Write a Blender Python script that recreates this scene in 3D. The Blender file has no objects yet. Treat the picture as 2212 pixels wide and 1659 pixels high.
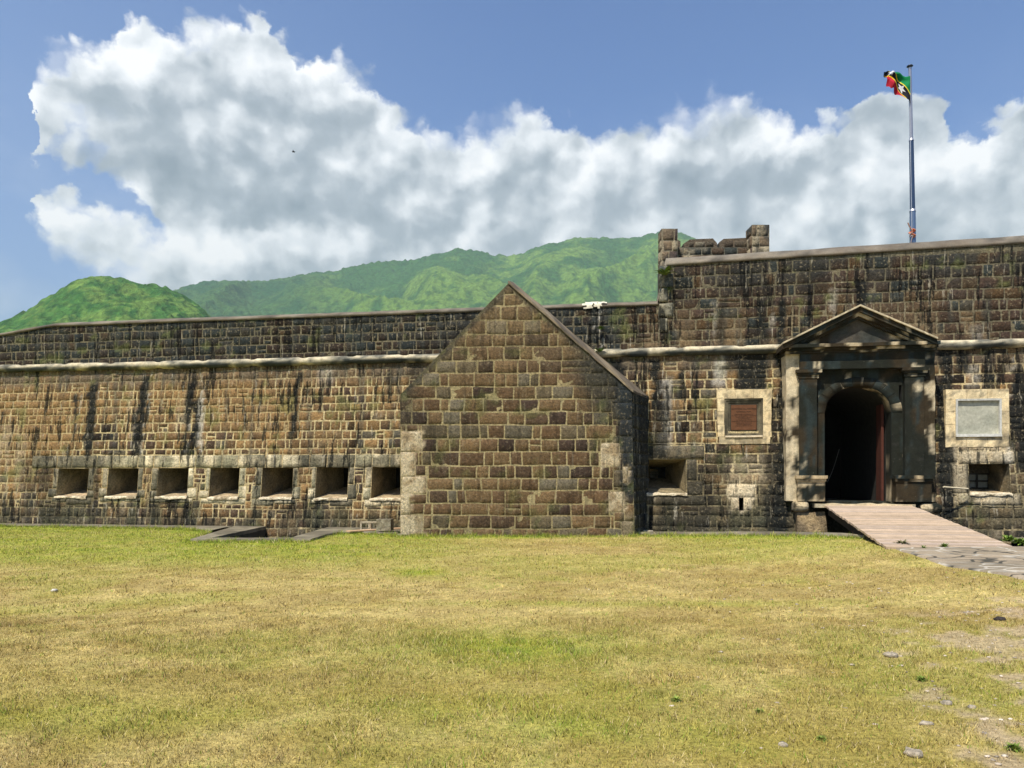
import bpy, math, random
import numpy as np
random.seed(7); RNG = np.random.default_rng(7)
R = math.radians
sc = bpy.context.scene
COL = sc.collection

# ------------------------------------------------------------------ camera
UC, VH, F, EYE = 1106.0, 1025.0, 1645.0, 1.6          # measured on the photograph at 2212 px width
cam_d = bpy.data.cameras.new("camera"); cam = bpy.data.objects.new("camera", cam_d); COL.objects.link(cam)
cam.location = (0, 0, EYE); cam.rotation_euler = (R(90), 0, 0)
cam_d.sensor_width = 36; cam_d.lens = 36*F/2212; cam_d.shift_y = (VH-829.5)/2212
cam_d.clip_start = .05; cam_d.clip_end = 30000
sc.camera = cam
sc.view_settings.view_transform = 'Standard'; sc.view_settings.look = 'None'
sc.view_settings.exposure = 0.36; sc.view_settings.gamma = 1
sc.cycles.max_bounces = 5; sc.cycles.volume_bounces = 0

# ------------------------------------------------------------------ sun
SUN_EL, SUN_AZ = 58.0, 212.0       # azimuth clockwise from +Y: behind and left of the camera
sx = math.sin(R(SUN_AZ))*math.cos(R(SUN_EL)); sy = math.cos(R(SUN_AZ))*math.cos(R(SUN_EL)); sz = math.sin(R(SUN_EL))
sd = bpy.data.lights.new("sun", 'SUN'); so = bpy.data.objects.new("sun", sd); COL.objects.link(so)
sd.energy = 4.9; sd.angle = R(.55); sd.color = (1, .93, .80)
from mathutils import Vector
so.rotation_euler = Vector((sx, sy, sz)).to_track_quat('Z', 'Y').to_euler()
so.location = (0, 0, 60)

# ------------------------------------------------------------------ node helper
class NT:
    def __init__(s, nt): s.nt = nt; s.n = nt.nodes; s.l = nt.links
    def new(s, t, **k):
        x = s.n.new(t)
        for a, b in k.items(): setattr(x, a, b)
        return x
    def put(s, sock, v):
        if v is None: return
        if isinstance(v, bpy.types.NodeSocket): s.l.new(v, sock)
        else: sock.default_value = v
    def m(s, op, a, b=None, c=None, clamp=False):
        x = s.new('ShaderNodeMath', operation=op, use_clamp=clamp)
        s.put(x.inputs[0], a); s.put(x.inputs[1], b); s.put(x.inputs[2], c)
        return x.outputs[0]
    def mr(s, v, a, b, c=0., d=1., smooth=False):
        x = s.new('ShaderNodeMapRange'); x.interpolation_type = 'SMOOTHSTEP' if smooth else 'LINEAR'
        for i, q in enumerate((v, a, b, c, d)): s.put(x.inputs[i], q)
        return x.outputs[0]
    def noise(s, vec, scale, detail=4., rough=.55, dist=0.):
        x = s.new('ShaderNodeTexNoise'); x.noise_dimensions = '2D' if s.flat else '3D'; s.put(x.inputs['Vector'], vec); s.put(x.inputs['Scale'], scale)
        s.put(x.inputs['Detail'], detail); s.put(x.inputs['Roughness'], rough); s.put(x.inputs['Distortion'], dist)
        return x.outputs['Fac']
    flat = False
    def comb(s, a, b, c=0.):
        if s.flat and not isinstance(c, bpy.types.NodeSocket) and c: a = s.m('ADD', a, c*7.3); c = 0.
        x = s.new('ShaderNodeCombineXYZ'); s.put(x.inputs[0], a); s.put(x.inputs[1], b); s.put(x.inputs[2], c); return x.outputs[0]
    def mix(s, f, a, b, t='MIX'):
        x = s.new('ShaderNodeMix', data_type='RGBA', blend_type=t); s.put(x.inputs[0], f); s.put(x.inputs[6], a); s.put(x.inputs[7], b); return x.outputs[2]

# ------------------------------------------------------------------ world: blue sky and cumulus
w = bpy.data.worlds.new("World"); sc.world = w; w.use_nodes = True
N = NT(w.node_tree); N.n.clear(); N.flat = True
out = N.new('ShaderNodeOutputWorld'); bg = N.new('ShaderNodeBackground')
sky = N.new('ShaderNodeTexSky'); sky.sky_type = 'NISHITA'; sky.sun_disc = False
sky.sun_elevation = R(SUN_EL); sky.sun_rotation = R(SUN_AZ); sky.air_density = 1.0; sky.dust_density = .6; sky.ozone_density = 2.2
tc = N.new('ShaderNodeTexCoord'); sep = N.new('ShaderNodeSeparateXYZ'); N.l.new(tc.outputs['Generated'], sep.inputs[0])
X, Y, Z = sep.outputs
hor = N.m('SQRT', N.m('ADD', N.m('MULTIPLY', X, X), N.m('MULTIPLY', Y, Y)))
az = N.m('ARCTAN2', X, Y); el = N.m('DIVIDE', Z, N.m('MAXIMUM', hor, .02))
def azel(u, v):
    a = math.atan((u-UC)/F); return a, (VH-v)/F*math.cos(a)
def curve(pts, src, out_scale=.75):
    c = N.new('ShaderNodeFloatCurve'); cv = c.mapping.curves[0]
    P = sorted(((azel(u, v)[0]+.65)/1.3, max(0, azel(u, v)[1])/out_scale) for u, v in pts)
    cv.points[0].location = (0, P[0][1]); cv.points[1].location = (1, P[-1][1])
    for p in P:
        if 0.001 < p[0] < .999: cv.points.new(*p)
    c.mapping.update()
    N.put(c.inputs['Value'], N.m('DIVIDE', N.m('ADD', src, .65), 1.3))
    return N.m('MULTIPLY', c.outputs[0], out_scale)
base = N.comb(az, el, 0.)
w1 = N.m('SUBTRACT', N.noise(base, 9., 2.), .5); w2 = N.m('SUBTRACT', N.noise(N.comb(az, el, 7.3), 9., 2.), .5)
w3 = N.m('SUBTRACT', N.noise(N.comb(az, el, 3.1), 30., 8., .62), .5); w4 = N.m('SUBTRACT', N.noise(N.comb(az, el, 9.9), 30., 8., .62), .5)
azw = N.m('ADD', az, N.m('ADD', N.m('MULTIPLY', w1, .035), N.m('MULTIPLY', w3, .036)))
elw = N.m('ADD', el, N.m('ADD', N.m('MULTIPLY', w2, .035), N.m('MULTIPLY', w4, .04)))
top1 = [(-400,1400),(40,1300),(62,800),(68,190),(110,125),(165,95),(240,66),(300,58),(380,52),(430,38),(490,26),(560,32),(605,85),(650,115),(700,128),(745,130),(790,168),(840,215),(900,265),(960,300),(1000,285),(1040,250),(1090,245),(1140,212),(1200,262),(1260,285),(1330,280),(1400,262),(1440,232),(1500,212),(1580,192),(1650,210),(1690,262),(1760,266),(1800,245),(1860,235),(1905,200),(1960,185),(2025,215),(2060,275),(2100,285),(2150,235),(2212,195),(2400,160),(2700,220)]
bot1 = [(-400,335),(60,330),(130,345),(230,385),(290,450),(330,520),(420,800),(520,1300),(700,1500),(2700,1500)]
top2 = [(-400,1400),(60,1400),(85,420),(120,398),(170,420),(230,440),(300,445),(340,470),(450,500),(2700,500)]
bot2 = [(-400,1300),(80,470),(105,540),(150,600),(220,650),(300,700),(500,1300),(2700,1500)]
t1 = curve(top1, azw); b1 = curve(bot1, azw); t2 = curve(top2, azw); b2 = curve(bot2, azw)
d1 = N.m('MINIMUM', N.m('SUBTRACT', t1, elw), N.m('MULTIPLY', N.m('SUBTRACT', elw, b1), .8))
d2 = N.m('MINIMUM', N.m('SUBTRACT', t2, elw), N.m('MULTIPLY', N.m('SUBTRACT', elw, b2), .8))
dist = N.m('MAXIMUM', d1, d2)
sc1_ = N.new('ShaderNodeTexVoronoi', feature='SMOOTH_F1', voronoi_dimensions='2D'); N.put(sc1_.inputs['Vector'], N.comb(azw, elw, .3)); sc1_.inputs['Scale'].default_value = 24.; sc1_.inputs['Smoothness'].default_value = .3; sc1_.inputs['Detail'].default_value = 1.
dist = N.m('ADD', dist, N.m('MULTIPLY', N.m('SUBTRACT', .72, sc1_.outputs['Distance']), .042))
soft = N.mr(N.noise(N.comb(az, el, 5.5), 4., 1.), .38, .62, .014, .07)
dens = N.mr(dist, -.004, soft, smooth=True)
# thin veil at the right and low down towards the hills
veil = N.m('MULTIPLY', N.mr(el, .52, .1, smooth=True), N.mr(N.noise(N.comb(az, N.m('MULTIPLY', el, 1.5), 2.), 6., 5.), .35, .75))
dens = N.m('MAXIMUM', dens, N.m('MULTIPLY', veil, .35))
# lighting of the billows: difference of a lumpy field towards the sun
azl = N.m('ADD', N.m('MULTIPLY', az, .6), N.m('MULTIPLY', azw, .4)); ell = N.m('ADD', N.m('MULTIPLY', el, .6), N.m('MULTIPLY', elw, .4))
def lump(off, scale, z, detail=3., rough=.45):
    return N.noise(N.comb(N.m('ADD', azl, off[0]), N.m('ADD', ell, off[1]), z), scale, detail, rough)
A = N.m('SUBTRACT', lump((0, 0), 6., 1.), lump((-.02, .035), 6., 1.))
def puff(off, scale, z):
    x = N.new('ShaderNodeTexVoronoi', feature='SMOOTH_F1', voronoi_dimensions='2D'); N.put(x.inputs['Vector'], N.comb(N.m('ADD', azl, off[0]), N.m('ADD', ell, off[1]), z)); x.inputs['Scale'].default_value = scale
    x.inputs['Smoothness'].default_value = .35; x.inputs['Detail'].default_value = 2.; x.inputs['Roughness'].default_value = .5; return x.outputs['Distance']
B = N.m('SUBTRACT', lump((0, 0), 13., 4., 7., .58), lump((-.008, .014), 13., 4., 7., .58))
V0 = puff((0, 0), 13., .3); V = N.m('SUBTRACT', puff((-.014, .024), 13., .3), V0)
light = N.m('ADD', N.m('ADD', N.m('MULTIPLY', A, 1.25), N.m('MULTIPLY', B, .6)), N.m('MULTIPLY', V, .5))
edge = N.m('EXPONENT', N.m('MULTIPLY', N.m('MAXIMUM', dist, 0.), -13.))
def gauss(u, v, ru, rv):
    a, e = azel(u, v)
    p = N.m('MULTIPLY', N.m('SUBTRACT', azw, a), F/ru); q = N.m('MULTIPLY', N.m('SUBTRACT', elw, e), F/rv)
    return N.m('EXPONENT', N.m('MULTIPLY', N.m('ADD', N.m('MULTIPLY', p, p), N.m('MULTIPLY', q, q)), -1.))
val = N.m('ADD', .56, N.m('MULTIPLY', edge, .24))
val = N.m('ADD', val, light)
for u, v, ru, rv, k in [(330,340,150,60,-.16),(460,420,150,70,-.24),(620,250,170,70,-.10),(640,450,220,50,-.14),(860,470,200,80,-.14),(1060,430,120,60,-.08),(950,510,260,60,-.10),
                        (1500,430,130,80,-.17),(1640,450,170,60,-.10),(1830,430,110,90,-.08),(1900,270,60,30,-.1),(2080,450,150,60,-.06),(1350,380,60,60,-.05),
                        (250,480,120,55,.30),(480,530,70,60,.20),(640,520,110,50,.16),(1030,290,50,45,.25),(1150,270,60,50,.22),(1180,380,140,60,.12),(1560,215,50,30,.2),(1720,310,60,50,.38),
                        (250,140,130,50,.12),(520,90,80,60,.14),(720,150,50,18,.25),(2090,320,60,30,.3),(1000,370,70,40,.12),(100,300,50,50,.1)]:
    val = N.m('ADD', val, N.m('MULTIPLY', gauss(u, v, ru, rv), k))
val = N.m('MAXIMUM', N.m('MINIMUM', val, 1.0), .02)
cr = N.new('ShaderNodeValToRGB'); N.put(cr.inputs[0], val)
e = cr.color_ramp.elements; e[0].position = .0; e[0].color = (.26, .31, .37, 1); e[1].position = 1.; e[1].color = (1.05, 1.05, 1.06, 1)
x = e.new(.42); x.color = (.42, .47, .53, 1)
x = e.new(.62); x.color = (.62, .66, .71, 1)
x = e.new(.82); x.color = (.86, .89, .93, 1)
skyc = N.mix(1., sky.outputs[0], (.078, .098, .138, 1), 'MULTIPLY')
# paler, milky blue low down at the left
skyc = N.mix(N.m('MULTIPLY', N.mr(az, .1, -.6, smooth=True), N.mr(el, .75, .1, .15, .42, smooth=True)), skyc, (.33, .45, .70, 1))
fin = N.mix(N.m('MULTIPLY', dens, .97), skyc, N.mix(1., cr.outputs[0], (.96, .96, .96, 1), 'MULTIPLY'))
N.l.new(fin, bg.inputs[0]); bg.inputs[1].default_value = 1.0
N.l.new(bg.outputs[0], out.inputs[0])

# ------------------------------------------------------------------ numpy noise
def _h(ix, iy, seed):
    n = (ix.astype(np.int64)*374761393 + iy.astype(np.int64)*668265263 + seed*1442695041) & 0xffffffff
    n = ((n ^ (n >> 13))*1274126177) & 0xffffffff
    return ((n ^ (n >> 16)) & 0xffff)/65535.0
def vn(x, y, seed=0):
    x = np.asarray(x, float); y = np.asarray(y, float); x, y = np.broadcast_arrays(x, y)
    ix = np.floor(x); iy = np.floor(y); fx = x-ix; fy = y-iy; fx = fx*fx*(3-2*fx); fy = fy*fy*(3-2*fy)
    a = _h(ix, iy, seed); b = _h(ix+1, iy, seed); c = _h(ix, iy+1, seed); d = _h(ix+1, iy+1, seed)
    return (a*(1-fx)+b*fx)*(1-fy)+(c*(1-fx)+d*fx)*fy
def fbm(x, y, o=4, seed=0):
    s = 0; a = .5; t = 0
    x = np.asarray(x, float); y = np.asarray(y, float)
    for i in range(o): s = s+a*vn(x, y, seed+i*17); t += a; a *= .5; x = x*2.03+3.1; y = y*2.03+1.7
    return s/t
def ss(x, a, b):
    t = np.clip((np.asarray(x, float)-a)/(b-a), 0, 1); return t*t*(3-2*t)
def lerp(a, b, t): t = np.asarray(t)[..., None]; return np.asarray(a)*(1-t)+np.asarray(b)*t
def C3(*c): return np.array(c, float)

# ------------------------------------------------------------------ mesh builder
class MB:
    def __init__(s): s.v = []; s.c = []; s.f = []; s.n = 0
    def grid(s, P, C=None):
        n, m = P.shape[:2]
        s.v.append(P.reshape(-1, 3)); s.c.append(np.broadcast_to(np.asarray(C if C is not None else C3(.3, .3, .3), float), P.shape).reshape(-1, 3))
        i = np.arange(n*m).reshape(n, m)+s.n
        q = np.stack([i[:-1, :-1], i[1:, :-1], i[1:, 1:], i[:-1, 1:]], -1).reshape(-1, 4)
        s.f.append(q); s.n += n*m
        return q
    def cells(s, P, C, keep):
        n, m = P.shape[:2]
        s.v.append(P.reshape(-1, 3)); s.c.append(np.broadcast_to(C, P.shape).reshape(-1, 3))
        i = np.arange(n*m).reshape(n, m)+s.n
        q = np.stack([i[:-1, :-1], i[1:, :-1], i[1:, 1:], i[:-1, 1:]], -1)[keep]
        s.f.append(q); s.n += n*m
    def poly(s, pts, C=None):
        pts = np.array(pts, float); k = len(pts)
        s.v.append(pts); s.c.append(np.broadcast_to(np.asarray(C if C is not None else C3(.3, .3, .3), float), pts.shape))
        s.f.append(np.array([list(range(s.n, s.n+k))])); s.n += k
    def quad(s, a, b, c, d, colfn=None, step=.15, jit=0):
        a, b, c, d = map(lambda q: np.array(q, float), (a, b, c, d))
        n = max(1, int(max(np.linalg.norm(b-a), np.linalg.norm(c-d))/step)); m = max(1, int(max(np.linalg.norm(d-a), np.linalg.norm(c-b))/step))
        u = np.linspace(0, 1, n+1)[:, None, None]; v = np.linspace(0, 1, m+1)[None, :, None]
        P = (a*(1-u)+b*u)*(1-v)+(d*(1-u)+c*u)*v
        if jit: P = P+jnoise(P, jit)
        s.grid(P, colfn(P) if callable(colfn) else colfn)
    def hexa(s, p, colfn=None, step=.15, jit=0):           # p: 8 corners, bottom 0-3 ccw, top 4-7
        for q in ((0, 1, 5, 4), (1, 2, 6, 5), (2, 3, 7, 6), (3, 0, 4, 7), (4, 5, 6, 7), (3, 2, 1, 0)):
            s.quad(*[p[i] for i in q], colfn, step, jit)
    def box(s, x0, x1, y0, y1, z0, z1, colfn=None, step=.3, jit=0):
        s.hexa([(x0,y0,z0),(x1,y0,z0),(x1,y1,z0),(x0,y1,z0),(x0,y0,z1),(x1,y0,z1),(x1,y1,z1),(x0,y1,z1)], colfn, step, jit)
    def tube(s, pts, rad, colfn=None, seg=12, cap=True):
        pts = np.array(pts, float); rad = np.broadcast_to(rad, (len(pts),))
        T = np.gradient(pts, axis=0); T /= np.linalg.norm(T, axis=1)[:, None]
        up = np.array([0, 0, 1.]) if abs(T[0][2]) < .9 else np.array([0, 1., 0])
        A = np.cross(T, up); A /= np.linalg.norm(A, axis=1)[:, None]; Bq = np.cross(T, A)
        th = np.linspace(0, 2*np.pi, seg+1)
        P = pts[:, None]+rad[:, None, None]*(A[:, None]*np.cos(th)[None, :, None]+Bq[:, None]*np.sin(th)[None, :, None])
        s.grid(P, colfn(P) if callable(colfn) else colfn)
        if cap:
            for k in (0, -1):
                c = colfn(P[k]) .mean(0) if callable(colfn) else colfn
                s.poly(P[k][:-1], c)
    def build(s, name, mat, parent=None, smooth=False):
        me = bpy.data.meshes.new(name)
        V = np.concatenate(s.v).astype(np.float32); Cc = np.concatenate(s.c).astype(np.float32)
        me.vertices.add(len(V)); me.vertices.foreach_set('co', V.ravel())
        idx = np.concatenate([f.ravel() for f in s.f]); tot = np.concatenate([np.full(len(f), f.shape[1]) for f in s.f])
        st = np.concatenate([[0], np.cumsum(tot)[:-1]])
        me.loops.add(len(idx)); me.loops.foreach_set('vertex_index', idx.astype(np.int32))
        me.polygons.add(len(tot)); me.polygons.foreach_set('loop_start', st.astype(np.int32)); me.polygons.foreach_set('loop_total', tot.astype(np.int32))
        if smooth: me.polygons.foreach_set('use_smooth', np.ones(len(tot), bool))
        me.update(); me.validate()
        at = me.color_attributes.new('Col', 'FLOAT_COLOR', 'POINT')
        at.data.foreach_set('color', np.concatenate([np.clip(Cc, 0, 1), np.ones((len(Cc), 1), np.float32)], 1).ravel())
        me.materials.append(mat)
        o = bpy.data.objects.new(name, me); COL.objects.link(o)
        if parent is not None:
            o.parent = parent; o.matrix_parent_inverse = parent.matrix_basis.inverted()
        return o
def jnoise(P, a):
    x, y, z = P[..., 0], P[..., 1], P[..., 2]
    return np.stack([vn(x*5+z*3, z*5+y*4, 91)-.5, vn(x*5+9, z*5+y*3, 92)-.5, vn(x*5-y*3, z*5+4, 93)-.5], -1)*2*a
def tag(o, label=None, cat=None, group=None, kind=None):
    if label: o['label'] = label
    if cat: o['category'] = cat
    if group: o['group'] = group
    if kind: o['kind'] = kind
    return o
def empty(name, loc, label, cat, group=None):
    o = bpy.data.objects.new(name, None); COL.objects.link(o); o.location = loc; o.empty_display_size = .3
    return tag(o, label, cat, group)

# ------------------------------------------------------------------ materials
def mat(name, rough=.9, lo=.65, hi=1.35, s1=14., s2=70., bump=.5, bdist=.02, mode='stone', metallic=0., spec=.25, streak=0.):
    m = bpy.data.materials.new(name); m.use_nodes = True
    N = NT(m.node_tree); bs = N.n['Principled BSDF']
    at = N.new('ShaderNodeAttribute', attribute_name='Col'); g = N.new('ShaderNodeTexCoord').outputs['Object']
    n1 = N.noise(g, s1, 6., .62); n2 = N.noise(g, s2, 4., .6)
    f = N.m('MULTIPLY', N.mr(n1, .3, .7, lo, hi), N.mr(n2, .3, .7, .8, 1.2))
    if mode == 'tooled':                    # pale tooling scratches of hand dressed stone
        r = N.noise(g, 11., 5., .6, 1.6)
        ridge = N.m('SUBTRACT', 1., N.mr(N.m('ABSOLUTE', N.m('SUBTRACT', r, .5)), 0., .035))
        f = N.m('MULTIPLY', f, N.m('ADD', .92, N.m('MULTIPLY', ridge, .8)))
    c = N.mix(1., at.outputs[0], N.comb(f, f, f), 'MULTIPLY')
    if mode in ('stone', 'tooled'):        # slight hue drift, lichen specks
        h = N.noise(g, 5., 3.)
        c = N.mix(N.mr(h, .45, .75, 0., .35), c, N.mix(1., c, (1.12, .97, .78, 1), 'MULTIPLY'))
        sp = N.mr(N.noise(g, 34., 3.), .69, .73)
        c = N.mix(N.m('MULTIPLY', sp, .25), c, (.38, .36, .27, 1))
    if streak:                              # rain runs down the face: black algae and pale lime
        mp = N.new('ShaderNodeMapping'); mp.inputs['Scale'].default_value = (1, 1, .085); N.l.new(g, mp.inputs[0])
        big = N.noise(g, .55, 3.); k1 = N.m('ADD', N.noise(mp.outputs[0], 6.5, 5., .65), N.m('MULTIPLY', N.m('SUBTRACT', big, .5), .45))
        c = N.mix(N.m('MULTIPLY', N.mr(k1, .55, .62, smooth=True), streak), c, N.mix(1., c, (.10, .11, .115, 1), 'MULTIPLY'))
        k2 = N.noise(mp.outputs[0], 9., 5., .7); c = N.mix(N.m('MULTIPLY', N.mr(k2, .60, .69, smooth=True), streak*.6), c, (.52, .47, .36, 1))
        sq = N.noise(g, 13., 5., .7); c = N.mix(N.m('MULTIPLY', N.mr(sq, .57, .66), .42), c, (.44, .36, .22, 1)); c = N.mix(N.m('MULTIPLY', N.mr(sq, .43, .34), .55), c, (.022, .02, .014, 1))
    N.l.new(c, bs.inputs['Base Color']); bs.inputs['Roughness'].default_value = rough
    bs.inputs['Metallic'].default_value = metallic; bs.inputs['Specular IOR Level'].default_value = spec
    if bump:
        b = N.new('ShaderNodeBump'); b.inputs['Strength'].default_value = bump; b.inputs['Distance'].default_value = bdist
        v = N.m('ADD', n1, N.m('MULTIPLY', n2, .35)) if mode != 'tooled' else N.m('ADD', N.m('ADD', n1, N.m('MULTIPLY', n2, .35)), N.m('MULTIPLY', ridge, .5))
        N.l.new(v, b.inputs['Height']); N.l.new(b.outputs[0], bs.inputs['Normal'])
    return m
M_STONE = mat('rough_masonry', lo=.5, hi=1.5, s1=18., bump=.9, bdist=.04)
M_WALL = mat('stained_wall_masonry', lo=.45, hi=1.45, s1=18., bump=.9, bdist=.04, streak=.95)
M_TOOL = mat('tooled_masonry', lo=.55, hi=1.45, s1=20., bump=.9, bdist=.035, mode='tooled', streak=.35)
M_ASHLAR = mat('weathered_ashlar', lo=.7, hi=1.3, s1=7., s2=40., bump=.4, bdist=.015)
M_CONC = mat('old_concrete', lo=.75, hi=1.25, s1=3., s2=40., bump=.4, bdist=.01)
M_SMOOTH = mat('painted_render', lo=.9, hi=1.1, s1=3., s2=15., bump=.1, bdist=.005, mode='plain', rough=.7)
M_WOOD = mat('weathered_wood', lo=.85, hi=1.15, s1=6., s2=50., bump=.3, bdist=.004, mode='plain', rough=.8)
M_METAL = mat('painted_steel', lo=.95, hi=1.05, bump=0, mode='plain', rough=.35, metallic=.6, spec=.5)
M_BRONZE = mat('bronze', lo=.85, hi=1.15, s1=8., bump=.1, bdist=.002, mode='plain', rough=.55, metallic=.3)
M_CLOTH = mat('flag_cloth', lo=.92, hi=1.08, s1=5., bump=.15, bdist=.01, mode='plain', rough=.8)
M_LEAF = mat('leaf', lo=.7, hi=1.3, s1=20., bump=0, mode='plain', rough=.6)
M_FOREST = mat('forest', lo=.5, hi=1.5, s1=.06, s2=.2, bump=.8, bdist=22., mode='plain', rough=.95, spec=.05)
M_GRASS = mat('grass', lo=.6, hi=1.4, s1=22., s2=80., bump=.9, bdist=.04, mode='plain', rough=.95, spec=.1)
M_BLADE = mat('grass_blades', lo=.85, hi=1.15, s1=9., s2=60., bump=0, mode='plain', rough=.8, spec=.15)
M_DARK = mat('shadowed_plaster', lo=.8, hi=1.2, bump=.2, mode='plain')

# ------------------------------------------------------------------ pixel measurement -> metres
TH = math.atan(.165); E = C3(math.cos(TH), -math.sin(TH), 0); NN = C3(-math.sin(TH), -math.cos(TH), 0); Y0 = 22.2
ZS = 5.05                                               # height of the string course
def D(z): return .12*np.clip(ZS-np.asarray(z, float), 0, None)   # batter of the wall
def WP(s, z, d): s, z, d = np.broadcast_arrays(np.asarray(s, float), np.asarray(z, float), np.asarray(d, float)); return s[..., None]*E+d[..., None]*NN+np.stack([0*z, 0*z+Y0, z], -1)
def U(u, v, d=None):
    """photo point -> (s, z) on the fortress wall (or on a plane d in front of its axis)"""
    r = C3((u-UC)/F, 1, (VH-v)/F); z = 2.
    for _ in range(6):
        dd = D(z) if d is None else d
        t = (Y0*NN[1]+dd)/(r@NN); z = EYE+t*r[2]
    p = t*r; s = (p[0]*E[0]+(p[1]-Y0)*E[1]); return s, z
def at(u, v, y): return ((u-UC)*y/F, y, EYE+(VH-v)*y/F)
def gz(x, y=None): return .25*ss(x, 3.5, 7.5)
def G(u, v):
    z = 0.
    for _ in range(8):
        y = (EYE-z)*F/(v-VH); x = (u-UC)*y/F; z = float(gz(x))
    return x, y, z

# ------------------------------------------------------------------ masonry
def subtract(r, holes, mn=.05):
    out = [r]
    for h in holes:
        nx = []
        for (a, b, c, d) in out:
            if h[0] >= b-.001 or h[1] <= a+.001 or h[2] >= d-.001 or h[3] <= c+.001: nx.append((a, b, c, d)); continue
            if h[0]-a > mn: nx.append((a, h[0], c, d))
            if b-h[1] > mn: nx.append((h[1], b, c, d))
            aa, bb = max(a, h[0]), min(b, h[1])
            if h[2]-c > mn: nx.append((aa, bb, c, h[2]))
            if d-h[3] > mn: nx.append((aa, bb, h[3], d))
        out = nx
    return out
def courses(s0, s1, z0, z1, rh, sw, jitter=.12, seed=0):
    rg = random.Random(seed); L = []; n = max(1, round((z1-z0)/rh)); hs = [rg.uniform(1-jitter, 1+jitter) for _ in range(n)]
    k = (z1-z0)/sum(hs); z = z0
    for h in hs:
        s = s0-rg.uniform(0, sw)
        while s < s1:
            q = sw*rg.choice((.5, .7, .9, 1., 1.1, 1.3, 1.6))*rg.uniform(.92, 1.08)
            if s+q > s0:
                t_ = rg.random(); a_, b_ = max(s, s0), min(s+q, s1); zh = z+h*k*rg.uniform(.4, .6)
                if t_ < (.012 if sw > .4 else .045): L += [(a_, b_, z, zh), (a_, b_, zh, z+h*k)]
                elif t_ < (.012 if sw > .4 else .06): L += [(a_, (a_+b_)/2, z, zh), ((a_+b_)/2, b_, z, zh), (a_, b_, zh, z+h*k)]
                else: L.append((a_, b_, z, z+h*k))
            s += q
        z += h*k
    return L
def stones(mb, L, frame, colour, gap=.013, out=.010, rough=.012, cell=.1, wob=.02, seed=5):
    """each stone: a bevelled, rough-faced block standing out of the mortar. frame(s,z,d)->P ; colour(S,Z,rnd)->RGB"""
    rg = np.random.default_rng(seed)
    for (a, b, c, d) in L:
        if b-a < .06 or d-c < .05: continue
        n = max(2, int((b-a)/cell)+1); m = max(2, int((d-c)/cell)+1)
        g = gap*rg.uniform(.6, 1.5); be = min(.016, (b-a)*.15, (d-c)*.15)
        su = np.concatenate([[a+g], np.linspace(a+g+be, b-g-be, n), [b-g]]); zu = np.concatenate([[c+g], np.linspace(c+g+be, d-g-be, m), [d-g]])
        S, Zz = np.meshgrid(su, zu, indexing='ij')
        inner = np.zeros(S.shape); inner[1:-1, 1:-1] = 1
        # rounded corners of the face outline
        cs = (a+b)/2; cz = (c+d)/2; corner = np.zeros(S.shape)
        for i in (0, -1):
            for j in (0, -1): corner[i, j] = 1
        S = S+(cs-S)*corner*.12; Zz = Zz+(cz-Zz)*corner*.12
        r = rg.random(6); o = out*(.55+.9*r[0])
        dd = -.006+inner*(o+.006)+inner*((S-cs)*(r[1]-.5)*.06+(Zz-cz)*(r[2]-.5)*.06)+inner*(fbm(S*9, Zz*9, 3, 3)-.5)*2*rough
        Sw = S+(fbm(S*1.3, Zz*1.3, 2, 11)-.5)*wob*2+(vn(S*6, Zz*6, 14)-.5)*.012; Zw = Zz+(fbm(S*.9, Zz*1.5, 2, 12)-.5)*wob*2+(vn(S*6, Zz*6, 15)-.5)*.012
        mb.grid(frame(Sw, Zw, dd), colour(S, Zz, r))
def mortar(mb, s0, s1, z0, z1, holes, frame, colour, step=.11, top=None):
    su = set(np.round(np.arange(s0, s1, step), 4))|{s0, s1}; zu = set(np.round(np.arange(z0, z1, step), 4))|{z0, z1}
    for h in holes: su |= {h[0], h[1]}; zu |= {h[2], h[3]}
    su = np.array(sorted(q for q in su if s0 <= q <= s1)); zu = np.array(sorted(q for q in zu if z0 <= q <= z1))
    S, Zz = np.meshgrid(su, zu, indexing='ij'); cs = (su[1:]+su[:-1])[:, None]/2; cz = (zu[1:]+zu[:-1])[None]/2
    keep = np.ones((len(su)-1, len(zu)-1), bool)
    for h in holes: keep &= ~((cs > h[0]) & (cs < h[1]) & (cz > h[2]) & (cz < h[3]))
    if top is not None: Zz = np.minimum(Zz, top(S))
    mb.cells(frame(S, Zz, 0*S), colour(S, Zz, None), keep)

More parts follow.
